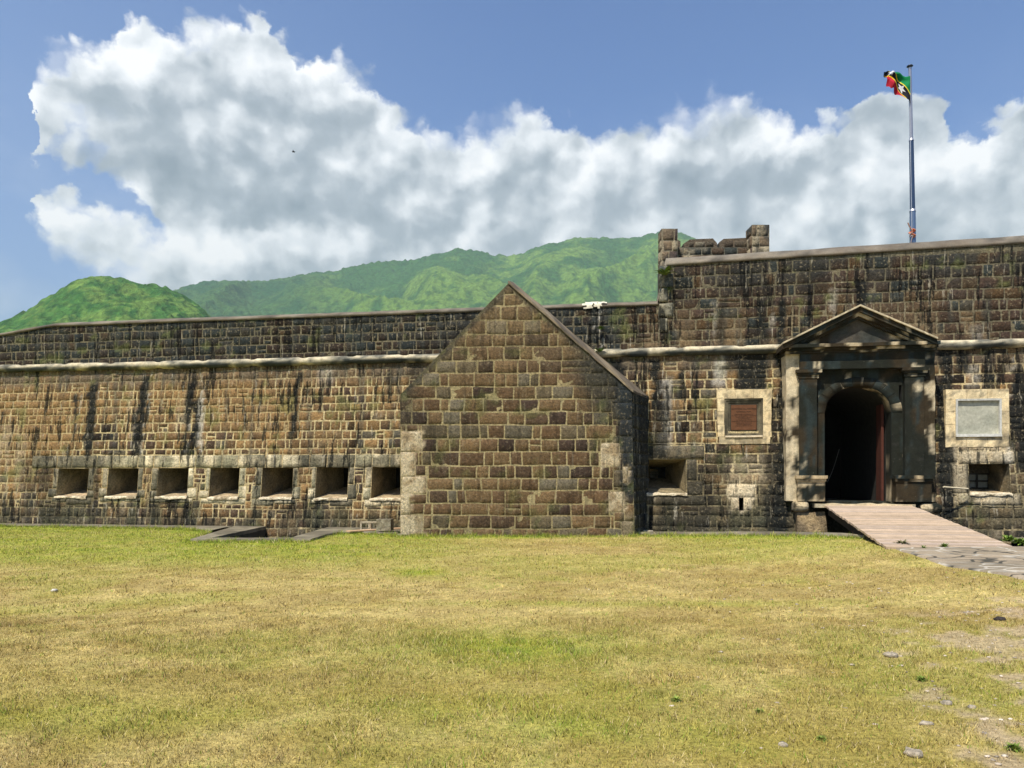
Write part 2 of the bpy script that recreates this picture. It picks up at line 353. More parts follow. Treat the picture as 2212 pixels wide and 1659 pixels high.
# stains: dark runs, lime runs drawn where the photo has them (photo points, width px, strength)
def seg_mask(S, Zz, segs, seed):
    m = np.zeros(np.shape(S)); n = (fbm(S*4, Zz*2.2, 3, seed)-.5)
    for (u0, v0, u1, v1, wpx, k) in segs:
        s0, z0 = U(u0, v0); s1, z1 = U(u1, v1); wd = wpx*.0133/2
        t = np.clip((z0-Zz)/(z0-z1+1e-6), 0, 1); cx = s0+(s1-s0)*t
        inside = ss(Zz, z0+.05, z0-.12)*ss(Zz, z1-.25, z1+.1)
        m = np.maximum(m, k*inside*ss(np.abs(S-cx+n*.2)-(n*.2), wd*1.2, wd*.85))
    return m
DARK = [(204,826,187,990,22,1),(317,810,293,985,20,.85),(417,822,392,985,17,1),(427,858,421,975,13,.8),(169,848,158,950,8,.85),(650,803,643,840,12,.9),(643,830,635,935,8,.85),(846,790,842,850,9,.6),(735,800,730,850,7,.4),
        (100,985,95,1060,30,.6),(340,1020,330,1130,16,.5),(205,990,200,1130,26,.6),(405,985,400,1140,22,.55),(130,1000,100,1135,60,.35),(640,985,632,1075,30,.35),
        (1418,775,1414,880,18,1),(1440,800,1432,990,24,.25),(1475,790,1468,885,9,.95),(1503,800,1500,860,6,.5),(1688,645,1686,750,17,1),(1655,600,1650,700,9,.4),(1752,650,1748,690,8,.6),
        (1860,600,1860,665,20,1),(1692,745,1690,1165,26,1.),(1668,870,1664,1150,22,.65),(1628,758,1624,848,56,.8),(1580,760,1575,800,24,.6),(2040,745,2046,1145,28,1),(2200,800,2206,1010,26,1),
        (2080,752,2078,800,28,.75),(2135,752,2137,855,22,.7),(1515,1000,1490,1160,70,.5),(1560,960,1555,1030,40,.5),(1646,640,1645,745,14,.8),(1560,640,1556,745,14,.5),(1480,590,1478,650,34,.4),(1600,575,1600,640,60,.35),(1760,570,1758,640,50,.35),
        (1425,860,1424,990,34,.7),(60,980,56,1120,24,.4),(600,760,598,800,60,.5),(900,760,898,830,34,.5),(1330,775,1345,850,26,.9),(1376,700,1374,750,22,.5),(1640,700,1642,745,40,.5),(1455,1060,1450,1150,60,.45)]
LIME = [(438,832,433,975,10,.8),(414,862,408,970,5,.7),(326,840,305,975,6,.7),(303,850,285,975,5,.6),(178,850,168,900,5,.5),(1440,815,1438,960,20,.75),(1545,650,1543,720,10,.35),(1560,765,1560,830,18,.6),(1620,830,1640,845,26,.7),(1668,655,1666,700,10,.5),
        (1650,640,1648,700,6,.5),(2100,790,2098,830,30,.5),(2190,760,2180,1000,8,.5),(2055,860,2052,980,14,.35),(1300,668,1287,702,11,1),(1287,702,1299,736,11,1),(1299,736,1292,760,12,1),(700,790,700,830,40,.3),(1800,620,1800,720,10,.3),
        (2110,700,2110,735,20,.3)]
# pale replaced stone and mortar patches, photo rectangles (u0,v0,u1,v1,k)
PALE = [(1572,1045,1632,1076,1.),(1580,1076,1624,1103,.95),(1560,990,1680,1045,.28),(2040,965,2190,998,.75),(2040,998,2090,1085,.5),(2105,1066,2165,1088,.9),(2150,1068,2200,1090,.5),
        (455,983,865,1010,.22),(1437,700,1456,745,0)]
def wallcol(S, Zz, r):
    up = ss(Zz, ZS-.05, ZS+.1); left = ss(S, 3.6, 3.0)
    n1 = fbm(S*.55, Zz*.8, 4, 21); n2 = fbm(S*2.2, Zz*.45, 4, 31); n3 = fbm(S*1.5, Zz*1.8, 4, 41); n4 = fbm(S*.35+5, Zz*.5, 3, 51)
    tan = C3(.325, .196, .080); brn = C3(.200, .119, .054); dkb = C3(.092, .056, .034); gry = C3(.17, .14, .092); blk = C3(.020, .024, .022); red = C3(.10, .062, .044); blu = C3(.030, .038, .040)
    q = (Zz-1.)/3.6
    if r is None:
        lowm = lerp(C3(.56, .45, .24)+0*S[..., None], C3(.42, .31, .15), ss(n1, .42, .66)*left)
        c = lerp(lowm, C3(.15, .132, .085)+0*lowm, up*.92)
        stoney = 0
    else:
        k = r[3]
        base_low = brn if k < .35 else (tan if k < .62 else (dkb*1.15 if k < .84 else (red*1.15 if k < .90 else gry)))
        base_low = base_low*(.60+.52*r[4])*(.22 if r[5] < .10+.10*(1-float(np.mean(left))) else 1)
        mix_tan = left*ss(n1+.5*(Zz-2.4)/2.5*.35, .40, .62)*.68
        low = lerp(base_low+0*S[..., None], tan*(.76+.3*n3[..., None]), mix_tan)
        base_up = (dkb*.34 if k < .45 else (blu*.55 if k < .62 else (blk*1.0 if k < .78 else (red*.32 if k < .93 else brn*.35))))*(.8+.4*r[4])
        base_upr = (dkb*.66 if k < .45 else (red*.6 if k < .65 else (brn*.45 if k < .85 else blk*1.6)))*(.8+.4*r[4])
        upc = lerp(base_up+0*S[..., None], base_upr, 1-left)
        c = lerp(low, upc, up)
    # soot near the top of the parapet, soft brown lower on the right bastion
    topz = 6.45+1.05*(1-left)
    c = lerp(c, blk*1.5, up*ss(Zz, topz-1.5, topz-.2)*ss(n3, .30, .56)*(.75 if r is not None else .4))
    c = lerp(c, C3(.27, .195, .105), up*(1-left)*ss(Zz, 6.7, 5.2)*ss(n2, .42, .62)*.55)
    # grey-brown streaky band under the string course
    c = lerp(c, C3(.125, .10, .07), (1-up)*ss(Zz, 4.25+.5*(n2-.5), 4.62)*(.5+.5*ss(n2, .4, .55))*.85)
    # vertical run marks
    st = fbm(S*5.5, Zz*.35, 4, 61)
    c = lerp(c, blk*2.2, (1-up)*ss(st, .60, .72)*.55)
    c = lerp(c, C3(.40, .33, .22), (1-up)*ss(st, .40, .30)*ss(n4, .45, .6)*.5)
    c = lerp(c, blk*2, up*ss(st, .58, .74)*.6)
    # damp, mossy foot of the wall
    c = lerp(c, C3(.075, .066, .042), (1-up)*ss(Zz, .95, .2)*ss(n3, .36, .56)*.75)
    c = lerp(c, C3(.10, .085, .05), (1-up)*(1-left)*ss(Zz, 2.6, 1.0)*ss(n3+.1*(n1-.5), .42, .58)*.7)
    c = lerp(c, C3(.05, .055, .03), (1-up)*ss(Zz, 1.2, .4)*ss(n2, .52, .64)*.6)
    c = lerp(c, C3(.15, .17, .05), ss(fbm(S*2.5, Zz*2.5, 3, 77), .68, .76)*.5)
    for (u0, v0, u1, v1, k) in PALE:
        s0, z1 = U(u0, v0); s1, z0 = U(u1, v1); e1 = (fbm(S*5, Zz*5, 3, 71)-.5)*.16
        mk = ss(S+e1, s0-.04, s0+.03)*ss(S+e1, s1+.04, s1-.03)*ss(Zz+e1, z0-.04, z0+.03)*ss(Zz+e1, z1+.04, z1-.03)
        c = lerp(c, C3(.60, .50, .33)*(.75+.5*n3[..., None]), mk*k)
    dk = seg_mask(S, Zz, DARK, 81); lm = seg_mask(S, Zz, LIME, 82)
    c = lerp(c, C3(.50, .47, .40)*(.6+.8*n3[..., None]), lm*.95)
    if r is None: dk = dk*.95
    return lerp(c, C3(.009, .011, .010), np.clip(dk*1.3, 0, 1)*.97)
def wframe(S, Zz, d): return WP(S, Zz, D(Zz)+d)

# ------------------------------------------------------------------ the fortress
fort = empty('fortress', (0, 23, 0), 'long brown and black stained stone fortress wall with parapet, gun openings and arched gateway', 'fortress')
SL, SB, SR = -32., U(1423, 650, 0)[0], 24.
TOPL, TOPR = 6.40, 7.50
def topz(S):
    S = np.asarray(S, float)
    a = TOPL-.13*np.clip(-15.1-S, 0, 3)-.05*np.clip(-18.1-S, 0, 20)
    return np.where(S < SB, a, TOPR+.019*(S-SB))
holes = []
EMB = [(127,187,1012,1073),(235,295,1011.5,1073.5),(343,403,1011,1074),(455,514,1010.5,1075),(567,630,1010,1076),(684,750,1009,1077),(804,866,1008,1078)]
ER = []
for (a, b, c, d) in EMB:
    s0, z1 = U(a, c); s1, z0 = U(b, d); ER.append((s0, s1, z0, z1)); holes.append(ER[-1])
gp = (U(1403, 992)[0]-.12, U(1482, 992)[0], U(1482, 1066)[1], U(1440, 992)[1]); holes.append(gp)
bw = (U(2092, 1002)[0], U(2180, 1002)[0], U(2140, 1066)[1], U(2140, 1002)[1]); holes.append(bw)
lh = (U(1596, 1075)[0], U(1606, 1075)[0], U(1600, 1103)[1], U(1600, 1075)[1]); holes.append(lh)
PD = .78                                                 # portal front plane
po = (U(1700, 900, PD)[0], U(2020, 900, PD)[0], -2.0, U(1860, 745, PD)[1]); holes.append((po[0]+.25, po[1]-.25, po[2], po[3]-.3))
mb = MB()
hl = holes
fr = wframe
low1 = courses(SL, 3.9, -1.6, ZS, .262, .275, seed=1)
low2 = courses(3.9, SR, -1.6, ZS, .285, .37, seed=2)
upL = courses(SL, SB+.35, ZS+.02, TOPL+.02, .262, .30, seed=3)
upR = courses(SB, SR, ZS+.02, TOPR, .292, .37, seed=4)
lintel_l = [(U(150, 983)[0]-1.3, U(866, 983)[0], U(600, 1010)[1], U(600, 982)[1])]
quoin = []
zq = ZS+.55; i = 0
while zq < TOPR:
    h = min(.42, TOPR-zq); quoin.append((SB, SB+(.42 if i % 2 else .26), zq, zq+h)); zq += h; i += 1
frameL = []                                              # pale jambs and lintels round the openings
rgE = random.Random(44)
for k, (s0, s1, z0, z1) in enumerate(ER):
    a_, b_, c_, d_ = rgE.uniform(.13, .22), rgE.uniform(.24, .36), rgE.uniform(.14, .22), rgE.uniform(.22, .32); h_, g_ = rgE.uniform(.2, .42), rgE.uniform(.2, .42)
    frameL += [(s0-a_, s0, z0+h_, z1), (s0-b_, s0, z0-.02, z0+h_), (s1, s1+c_, z0+g_, z1), (s1, s1+d_, z0-.02, z0+g_)]
    q_ = s0+(s1-s0)*rgE.uniform(.3, .7); frameL += [(s0-b_*rgE.uniform(.5, 1), q_, z0-rgE.uniform(.15, .24), z0-.02), (q_, s1+d_*rgE.uniform(.5, 1), z0-rgE.uniform(.15, .24), z0-.02)]
frameR = [(gp[1], gp[1]+.3, gp[2]+.35, gp[3]), (gp[1], gp[1]+.45, gp[2]-.05, gp[2]+.35), (gp[0], gp[1]+.55, gp[2]-.33, gp[2]-.05), (gp[0], gp[1]+.5, gp[3], gp[3]+.38)]
sA, zA = U(1572, 1045); sB2, _ = U(1632, 1045)
frameR += [(sA, sB2, lh[3], zA), (sA+.1, lh[0], lh[2], lh[3]), (lh[1], sB2-.1, lh[2], lh[3])]
frameR += [(bw[0]-.45, bw[0], bw[2], bw[3]), (bw[0]-.25, (bw[0]+bw[1])/2, bw[3], bw[3]+.33), ((bw[0]+bw[1])/2, bw[1]+.15, bw[3], bw[3]+.33),
           (bw[0]-.3, bw[0]+.25, bw[2]-.3, bw[2]), (bw[0]+.25, bw[0]+.85, bw[2]-.3, bw[2]), (bw[0]+.85, bw[1]+.25, bw[2]-.3, bw[2])]
lint = []
s = lintel_l[0][0]
while s < lintel_l[0][1]-.1:
    q = min(1.42, lintel_l[0][1]-s); lint.append((s, s+q*.62, lintel_l[0][2], lintel_l[0][3])); lint.append((s+q*.62, s+q, lintel_l[0][2], lintel_l[0][3])); s += q
cut = frameL+frameR+lint+holes+[(U(1553, 845)[0], U(1664, 845)[0], U(1600, 955)[1], U(1600, 846)[1]), (U(2048, 845)[0], U(2176, 845)[0], U(2100, 960)[1], U(2100, 846)[1])]
L = []
for r in low1+low2: L += subtract(r, cut)
for r in upL: 
    if r[0] < SB and r[2] < topz(r[0])-.1: L += [(r[0], min(r[1], SB), r[2], min(r[3], float(topz((r[0]+r[1])/2))-.01))]
for r in upR: L += subtract((r[0], r[1], r[2], min(r[3], float(topz(r[0])))), quoin+[holes[-1]])
stones(mb, L, fr, wallcol, cell=.1)
def frcol(S, Zz, r):
    n = fbm(S*3, Zz*3, 4, 101); m = fbm(S*.8, Zz, 3, 103)
    pale = lerp(C3(.33, .30, .19)+0*S[..., None], C3(.78, .66, .43), ss(n, .46, .60))
    dark = C3(.10, .088, .06)
    c = lerp(pale*(.8+.4*r[4]), dark, ss(m, .50, .62)*.75)
    c = lerp(c, dark, ss(S, -11.8, -13.5)*.8)
    c = lerp(c, C3(.03, .032, .026), ss(fbm(S*4, Zz*.8, 3, 105), .58, .68)*.6)
    return c
def frcolR(S, Zz, r):
    c = wallcol(S, Zz, np.array([.5, .5, .5, .95, .6, .5])); return c*1.05
stones(mb, lint+frameL, fr, frcol, out=.02, gap=.008, wob=.008, seed=8)
stones(mb, frameR, fr, frcolR, out=.02, gap=.008, wob=.008, seed=9)
def qcol(S, Zz, r):
    n = fbm(S*4, Zz*2, 4, 107); return lerp(C3(.075, .085, .08)+0*S[..., None], C3(.34, .31, .22), ss(Zz, 6.9, 6.3)*.6+ss(n, .52, .66)*.5)
stones(mb, quoin, fr, qcol, out=.05, gap=.01, wob=.008, seed=10)
mortar(mb, SL, SR, -1.7, ZS+.04, holes, fr, wallcol)
mortar(mb, SL, SB, ZS+.02, TOPL, [], fr, wallcol, top=lambda S: topz(np.minimum(S, SB-.001)))
mortar(mb, SB, SR, ZS+.02, TOPR+.45, [holes[-1]], fr, wallcol, top=topz)
# end face of the raised bastion above the lower parapet
mb.quad(WP(SB, TOPL-.3, 0), WP(SB, TOPL-.3, -1.2), WP(SB, TOPR, -1.2), WP(SB, TOPR, 0), C3(.1, .09, .07))
wall = mb.build('masonry_wall', M_WALL, fort)

# coping
def copcol(P):
    n = fbm(P[..., 0]*1.2, P[..., 2]*3+P[..., 1], 4, 201); m = fbm(P[..., 0]*5, P[..., 1]*5, 3, 202)
    c = lerp(C3(.15, .125, .095)+0*P, C3(.22, .19, .145), ss(n, .35, .65)); c = lerp(c, C3(.05, .05, .045), ss(m, .58, .7)*.6); return c
def coping(s0, s1, zf, hgt, name):
    mb = MB(); ss_ = np.arange(s0, s1, .25); ss_ = np.append(ss_, s1)
    prof = [(.03, -.02), (.055, .0), (.05, .05), (-.28, hgt), (-.9, hgt+.04), (-1.25, hgt-.1), (-1.25, -.8)]
    P = np.stack([WP(ss_, zf(ss_)+b+(vn(ss_*2, ss_*0+j*3, 207)-.5)*.015, a+(vn(ss_*2.3, ss_*0+j*2, 208)-.5)*.02) for j, (a, b) in enumerate(prof)], 1)
    mb.grid(P, copcol(P)); mb.poly(P[0][::-1], C3(.15, .13, .1)); mb.poly(P[-1], C3(.15, .13, .1))
    return mb.build(name, M_CONC, fort)
coping(SL, SB-.02, lambda s: topz(np.minimum(s, SB-.01)), .17, 'coping')
coping(SB-.04, SR, topz, .27, 'coping')
# bright spilled lime mortar on the coping
mb = MB(); s0, z0 = U(1256, 663, 0); s1, _ = U(1311, 663, 0)
a = np.linspace(s0, s1, 34); prof = np.array([(-.30, .20), (-.20, .175), (-.10, .14), (.0, .10), (.062, .072), (.078, .03), (.075, -.02), (.07, -.07), (.06, -.12)])
S, K = np.meshgrid(a, np.arange(len(prof)), indexing='ij'); t_ = (S-s0)/(s1-s0); msk = fbm(S*6, K*.9, 3, 211) >.36+.13*np.maximum(K-4, 0)+.45*np.abs(t_-.5)**1.5
mb.cells(WP(S, TOPL+prof[K][..., 1]+.02*vn(S*9, K, 4), prof[K][..., 0]+.015), C3(.72, .65, .50), msk[:-1, :-1])
mb.build('lime_patch', M_SMOOTH, fort)
# string course: a heavy half-round moulding
def strcol(P):
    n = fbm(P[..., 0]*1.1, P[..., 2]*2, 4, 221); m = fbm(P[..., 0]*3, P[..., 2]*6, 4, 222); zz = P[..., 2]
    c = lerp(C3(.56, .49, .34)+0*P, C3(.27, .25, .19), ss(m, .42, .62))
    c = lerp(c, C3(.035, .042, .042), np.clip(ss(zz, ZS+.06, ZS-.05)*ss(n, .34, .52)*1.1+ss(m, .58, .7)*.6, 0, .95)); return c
def stringc(s0, s1):
    mb = MB(); a = np.arange(s0, s1+.01, .11); th = np.linspace(-1.65, 1.65, 13); S, T = np.meshgrid(a, th, indexing='ij')
    jn = np.where(np.abs((S*.62) % 1-.5) > .43, -.03, 0)
    r = .122+.03*(fbm(S*1.5, T, 3, 225)-.5)+jn+.012*(fbm(S*7, T*2, 2, 226)-.5)
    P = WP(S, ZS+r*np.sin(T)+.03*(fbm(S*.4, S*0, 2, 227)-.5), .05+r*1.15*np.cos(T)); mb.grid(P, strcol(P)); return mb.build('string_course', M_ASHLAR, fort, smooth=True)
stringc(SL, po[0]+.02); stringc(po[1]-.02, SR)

# gun embrasures: splayed throats
def throat(rect, depth, inner, name, colfn, back=C3(.02, .02, .018), backhole=None):
    s0, s1, z0, z1 = rect; i0, i1, k0, k1 = inner
    e = empty(name, tuple(WP((s0+s1)/2, z0, D(z0))), None, None)
    for k in list(e.keys()): del e[k]
    e.parent = fort; e.matrix_parent_inverse = fort.matrix_basis.inverted()
    return e
def embcol(P):
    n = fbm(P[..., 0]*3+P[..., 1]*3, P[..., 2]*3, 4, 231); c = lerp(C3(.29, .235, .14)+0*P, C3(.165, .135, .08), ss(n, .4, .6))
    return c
def embfloor(P):
    n = fbm(P[..., 0]*4, P[..., 1]*4, 4, 233); return lerp(C3(.55, .42, .26)+0*P, C3(.34, .27, .16), ss(n, .4, .62))
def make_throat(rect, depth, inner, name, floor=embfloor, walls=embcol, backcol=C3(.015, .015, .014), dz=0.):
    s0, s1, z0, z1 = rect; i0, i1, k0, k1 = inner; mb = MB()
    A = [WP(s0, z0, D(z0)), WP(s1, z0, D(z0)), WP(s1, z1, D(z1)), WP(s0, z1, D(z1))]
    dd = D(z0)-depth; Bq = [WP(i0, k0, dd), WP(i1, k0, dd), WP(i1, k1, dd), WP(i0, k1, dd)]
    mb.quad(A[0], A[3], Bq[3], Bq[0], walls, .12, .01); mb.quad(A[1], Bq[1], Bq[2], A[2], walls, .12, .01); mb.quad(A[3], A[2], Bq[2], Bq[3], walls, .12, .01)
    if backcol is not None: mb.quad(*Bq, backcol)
    o = mb.build(name, M_STONE, fort)
    mb = MB(); mb.quad(A[0], A[1], Bq[1], Bq[0], floor, .1, .012); mb.build('sill', M_STONE, o)
    # broken bright lip of the sill
    mb = MB(); n = 16; a = np.linspace(s0-.03, s1+.02, n); P = []
    for j, (q, h) in enumerate([(.062, -.06), (.07, -.01), (.045, .018), (-.08, .022), (-.1, .0)]):
        P.append(WP(a, z0+h+(vn(a*7, a*0+j, 235)-.5)*.045, D(z0)+q+(vn(a*8, a*0+j+7, 236)-.5)*.03))
    P = np.stack(P, 1); mb.grid(P, lerp(C3(.70, .60, .42)+0*P, C3(.34, .27, .17), ss(fbm(P[..., 0]*5, P[..., 2]*5, 3, 237), .56, .68)))
    mb.build('sill_edge', M_STONE, o)
    return o
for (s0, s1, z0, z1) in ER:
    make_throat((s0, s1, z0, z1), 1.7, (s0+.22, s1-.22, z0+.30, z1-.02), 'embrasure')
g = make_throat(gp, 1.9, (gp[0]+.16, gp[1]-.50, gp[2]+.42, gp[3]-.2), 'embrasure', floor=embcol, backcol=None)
# far end of the right gun opening: small grated window, panel behind painted pale for daylight
i0, i1, k0, k1 = gp[0]+.16, gp[1]-.50, gp[2]+.42, gp[3]-.2; dd = D(gp[2])-1.9
mb = MB(); wx0, wx1, wz0, wz1 = i0+.02, i0+.24, k0+.0, k0+.27
mb.quad(WP(wx1, k0, dd), WP(i1, k0, dd), WP(i1, k1, dd), WP(wx1, k1, dd), C3(.02, .02, .02)); mb.quad(WP(i0, wz1, dd), WP(wx1, wz1, dd), WP(wx1, k1, dd), WP(i0, k1, dd), C3(.02, .02, .02))
mb.build('throat_end', M_STONE, g); mb = MB(); mb.quad(WP(i0-.6, k0-.6, dd-.9), WP(i1, k0-.6, dd-.9), WP(i1, k1+.3, dd-.9), WP(i0-.6, k1+.3, dd-.9), C3(.85, .72, .6))
mb.build('daylight_panel', M_SMOOTH, g)
mb = MB()
for q in (.33, .66): mb.hexa([WP(a, b, c) for b in (wz0+.27*q-.008, wz0+.27*q+.008) for a, c in ((wx0-.02, dd+.02), (wx1, dd+.02), (wx1, dd), (wx0-.02, dd))], C3(.02, .02, .02))
mb.build('window_bars', M_METAL, g)
# loophole
make = MB(); s0, s1, z0, z1 = lh
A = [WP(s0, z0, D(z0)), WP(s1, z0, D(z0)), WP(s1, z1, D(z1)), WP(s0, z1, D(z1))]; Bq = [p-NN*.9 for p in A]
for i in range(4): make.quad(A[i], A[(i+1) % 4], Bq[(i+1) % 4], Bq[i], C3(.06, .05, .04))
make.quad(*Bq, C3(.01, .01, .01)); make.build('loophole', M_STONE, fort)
# barred window on the right
s0, s1, z0, z1 = bw
def nichecol(P): n = fbm(P[..., 0]*4+P[..., 1]*2, P[..., 2]*4, 4, 241); return lerp(C3(.22, .18, .11)+0*P, C3(.08, .07, .045), ss(n, .42, .6))
g = make_throat(bw, 1.05, (s0-.02, s1-.1, z0+.1, z1-.02), 'window_niche', floor=embfloor, walls=nichecol, backcol=None)
dd = D(z0)-1.05; j0, j1, h0, h1 = s0-.02, s1-.1, z0+.1, z1-.02; q1 = s0+.92
mb = MB(); mb.quad(WP(q1, h0, dd), WP(j1, h0, dd), WP(j1, h1, dd), WP(q1, h1, dd), C3(.09, .08, .06)); mb.quad(WP(j0, h1-.22, dd), WP(q1, h1-.22, dd), WP(q1, h1, dd), WP(j0, h1, dd), C3(.08, .07, .05))
mb.build('back_wall', M_STONE, g)
mb = MB(); mb.quad(WP(j0, h0, dd-.06), WP(q1, h0, dd-.06), WP(q1, h1-.22, dd-.06), WP(j0, h1-.22, dd-.06), C3(.26, .28, .26)); mb.build('shutter', M_SMOOTH, g)
mb = MB()
for a in (j0+.32, j0+.62, q1-.03): mb.hexa([WP(a+x_, b, c) for b in (h0, h1-.22) for x_, c in ((-.02, dd+.0), (.02, dd+.0), (.02, dd-.04), (-.02, dd-.04))], C3(.02, .018, .016))
for b in (h0+.02, (h0+h1-.22)/2, h1-.24): mb.hexa([WP(a, b+x_, c) for x_ in (-.02, .02) for a, c in ((j0, dd+.01), (q1, dd+.01), (q1, dd-.03), (j0, dd-.03))], C3(.02, .018, .016))
mb.build('window_bars', M_METAL, g)

# rampart walk and rear mass of the fort
mb = MB()
mb.quad(WP(SL, 5.75, -1.1), WP(SB, 5.75, -1.1), WP(SB, 5.75, -9), WP(SL, 5.75, -9), C3(.2, .17, .12), 1.)
mb.quad(WP(SB, 6.7, -1.1), WP(SR, 6.7, -1.1), WP(SR, 6.7, -9), WP(SB, 6.7, -9), C3(.2, .17, .12), 1.)
mb.quad(WP(SL, -2, -9), WP(SR, -2, -9), WP(SR, 6.7, -9), WP(SL, 5.75, -9), C3(.14, .1, .07), 1.)
mb.quad(WP(SB, 5.7, -1.1), WP(SB, 5.7, -9), WP(SB, 6.7, -9), WP(SB, 6.7, -1.1), C3(.14, .1, .07), 1.)
for q in (SL, SR): mb.quad(WP(q, -2, .9), WP(q, -2, -9), WP(q, 6.4, -9), WP(q, 6.4, 0), C3(.14, .1, .07), 1.)
mb.build('rampart', M_STONE, fort)

# ------------------------------------------------------------------ portal
def pz(u, v, d=PD): return U(u, v, d)
def s_(u, v=900, d=PD): return U(u, v, d)[0]
def z_(v, u=1860, d=PD): return U(u, v, d)[1]
def pcol(pale, seed=0, warm=0.):
    """weathered portal stone: share of pale clean stone against black-green staining"""
    def f(P):
        s = P[..., 0]; z = P[..., 2]; n = fbm(s*3.6+P[..., 1], z*2.6, 6, 301+seed); m = fbm(s*6, z*1.3, 4, 302+seed)
        a = C3(.54, .46, .31)*(1-warm)+C3(.46, .35, .20)*warm
        dk = lerp(C3(.013, .015, .010)+0*P, C3(.036, .026, .013), ss(fbm(s*1.3, z*1.6, 3, 305), .42, .58)); dk = lerp(dk, C3(.022, .034, .034), ss(m, .55, .68)*.8)
        c = lerp(dk, a*(.8+.4*m[..., None]), ss(n*.7+m*.3, .66-.42*pale, .76-.42*pale))
        j = np.abs((z/.40) % 1-.5)
        return lerp(c, C3(.03, .03, .025), ss(j, .475, .49)*.6)
    return f
def lbox(mb, s0, s1, z0, z1, d0, d1, col, step=.07, jit=.006):
    mb.hexa([WP(a, b, c) for b in (z0, z1) for a, c in ((s0, d1), (s1, d1), (s1, d0), (s0, d0))], col, step, jit)
portal = bpy.data.objects.new('gateway', None)
zT = z_(1088); zt2 = z_(745); sc0, sc1 = s_(1784.5), s_(1930)
cxp = (sc0+sc1)/2; rad = (sc1-sc0)/2; zspr = z_(890); ztop = z_(832)
# front slab with arched opening (d = PD-.12), built from strips
mb = MB(); dW = PD-.16; depth = 1.1
ax = np.linspace(-1, 1, 25); arcz = zspr+(ztop-zspr)*np.sqrt(np.clip(1-ax**2, 0, 1)); arcs = cxp+rad*ax
L0, R0 = s_(1728), s_(1997)
fcol = pcol(.03, 3)
slots = [(s_(1764.5), s_(1770), z_(876), z_(833)), (s_(1946.5), s_(1952.5), z_(873), z_(832))]
def field(a, b, c, d):
    for r in subtract((a, b, c, d), slots, .001): mb.quad(WP(r[0], r[2], dW), WP(r[1], r[2], dW), WP(r[1], r[3], dW), WP(r[0], r[3], dW), fcol, .07)
field(L0, sc0, zT-.05, zt2); field(sc1, R0, zT-.05, zt2)
for r in slots:
    q = [WP(r[0], r[2], dW), WP(r[1], r[2], dW), WP(r[1], r[3], dW), WP(r[0], r[3], dW)]; b = [p-NN*.5 for p in q]
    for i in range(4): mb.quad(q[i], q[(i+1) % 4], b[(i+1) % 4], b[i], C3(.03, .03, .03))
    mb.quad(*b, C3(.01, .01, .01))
t = np.linspace(0, 1, 14)[None, :]
Zg = arcz[:, None]*(1-t)+zt2*t; Sg = arcs[:, None]+0*t; P = WP(Sg, Zg, dW); mb.grid(P, fcol(P))
body = mb.build('gate_front', M_ASHLAR, fort)
# intrados + jambs
mb = MB(); pth = np.concatenate([[[sc0, zT]], np.stack([arcs, arcz], 1), [[sc1, zT]]]); pth = np.concatenate([np.linspace(pth[0], pth[1], 10)[:-1], pth[1:-2], np.linspace(pth[-2], pth[-1], 10)])
dds = np.linspace(dW, dW-.45, 5); P = np.stack([WP(pth[:, 0], pth[:, 1], q) for q in dds], 1); mb.grid(P, pcol(.32, 8, .3)(P))
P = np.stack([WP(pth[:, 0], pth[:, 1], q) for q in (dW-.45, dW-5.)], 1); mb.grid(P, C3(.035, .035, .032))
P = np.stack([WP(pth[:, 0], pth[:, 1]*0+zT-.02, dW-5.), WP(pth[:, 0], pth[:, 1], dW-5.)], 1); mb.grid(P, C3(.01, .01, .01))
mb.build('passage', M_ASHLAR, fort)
# archivolt voussoirs, slightly proud
mb = MB(); k = 11
for i in range(k):
    a0 = math.pi*(i+.03)/k; a1 = math.pi*(i+.97)/k
    for (r0, r1, dd_) in ((1.0, 1.32, .012),):
        th = np.linspace(a0, a1, 5); ri = np.array([[cxp-rad*math.cos(q)*r0, zspr+(ztop-zspr)*math.sin(q)*r0] for q in th]); ro = np.array([[cxp-rad*math.cos(q)*r1, zspr+(ztop-zspr)*math.sin(q)*r1] for q in th])
        inn = WP(ri[:, 0], ri[:, 1], dW+dd_); ou = WP(ro[:, 0], ro[:, 1], dW+dd_); P = np.stack([inn-NN*(dd_+.0), inn, ou, ou-NN*dd_], 1); mb.grid(P, pcol(.02, i)(P))
mb.build('archivolt', M_ASHLAR, fort)
# floor, threshold
mb = MB(); mb.quad(WP(sc0-.1, zT-.02, dW), WP(sc1+.1, zT-.02, dW), WP(sc1+.1, zT-.02, dW-5), WP(sc0-.1, zT-.02, dW-5), C3(.10, .085, .07)); mb.build('passage_floor', M_CONC, fort)
mb = MB(); lbox(mb, s_(1758), s_(1974), zT-.10, zT+.0, dW-.1, PD+.12, pcol(.9, 12, .1), .1, .02); mb.build('threshold', M_ASHLAR, fort)
# outer piers (the pale strip left, stained strip right) and flanks
for (u0, u1, pale, sd) in ((1699, 1728, .66, 20), (1997, 2021.5, .36, 21)):
    mb = MB(); lbox(mb, s_(u0), s_(u1), z_(1083), z_(746), -.2, PD-.06, pcol(pale, sd, .15), .07, .01); mb.build('pier', M_ASHLAR, fort)
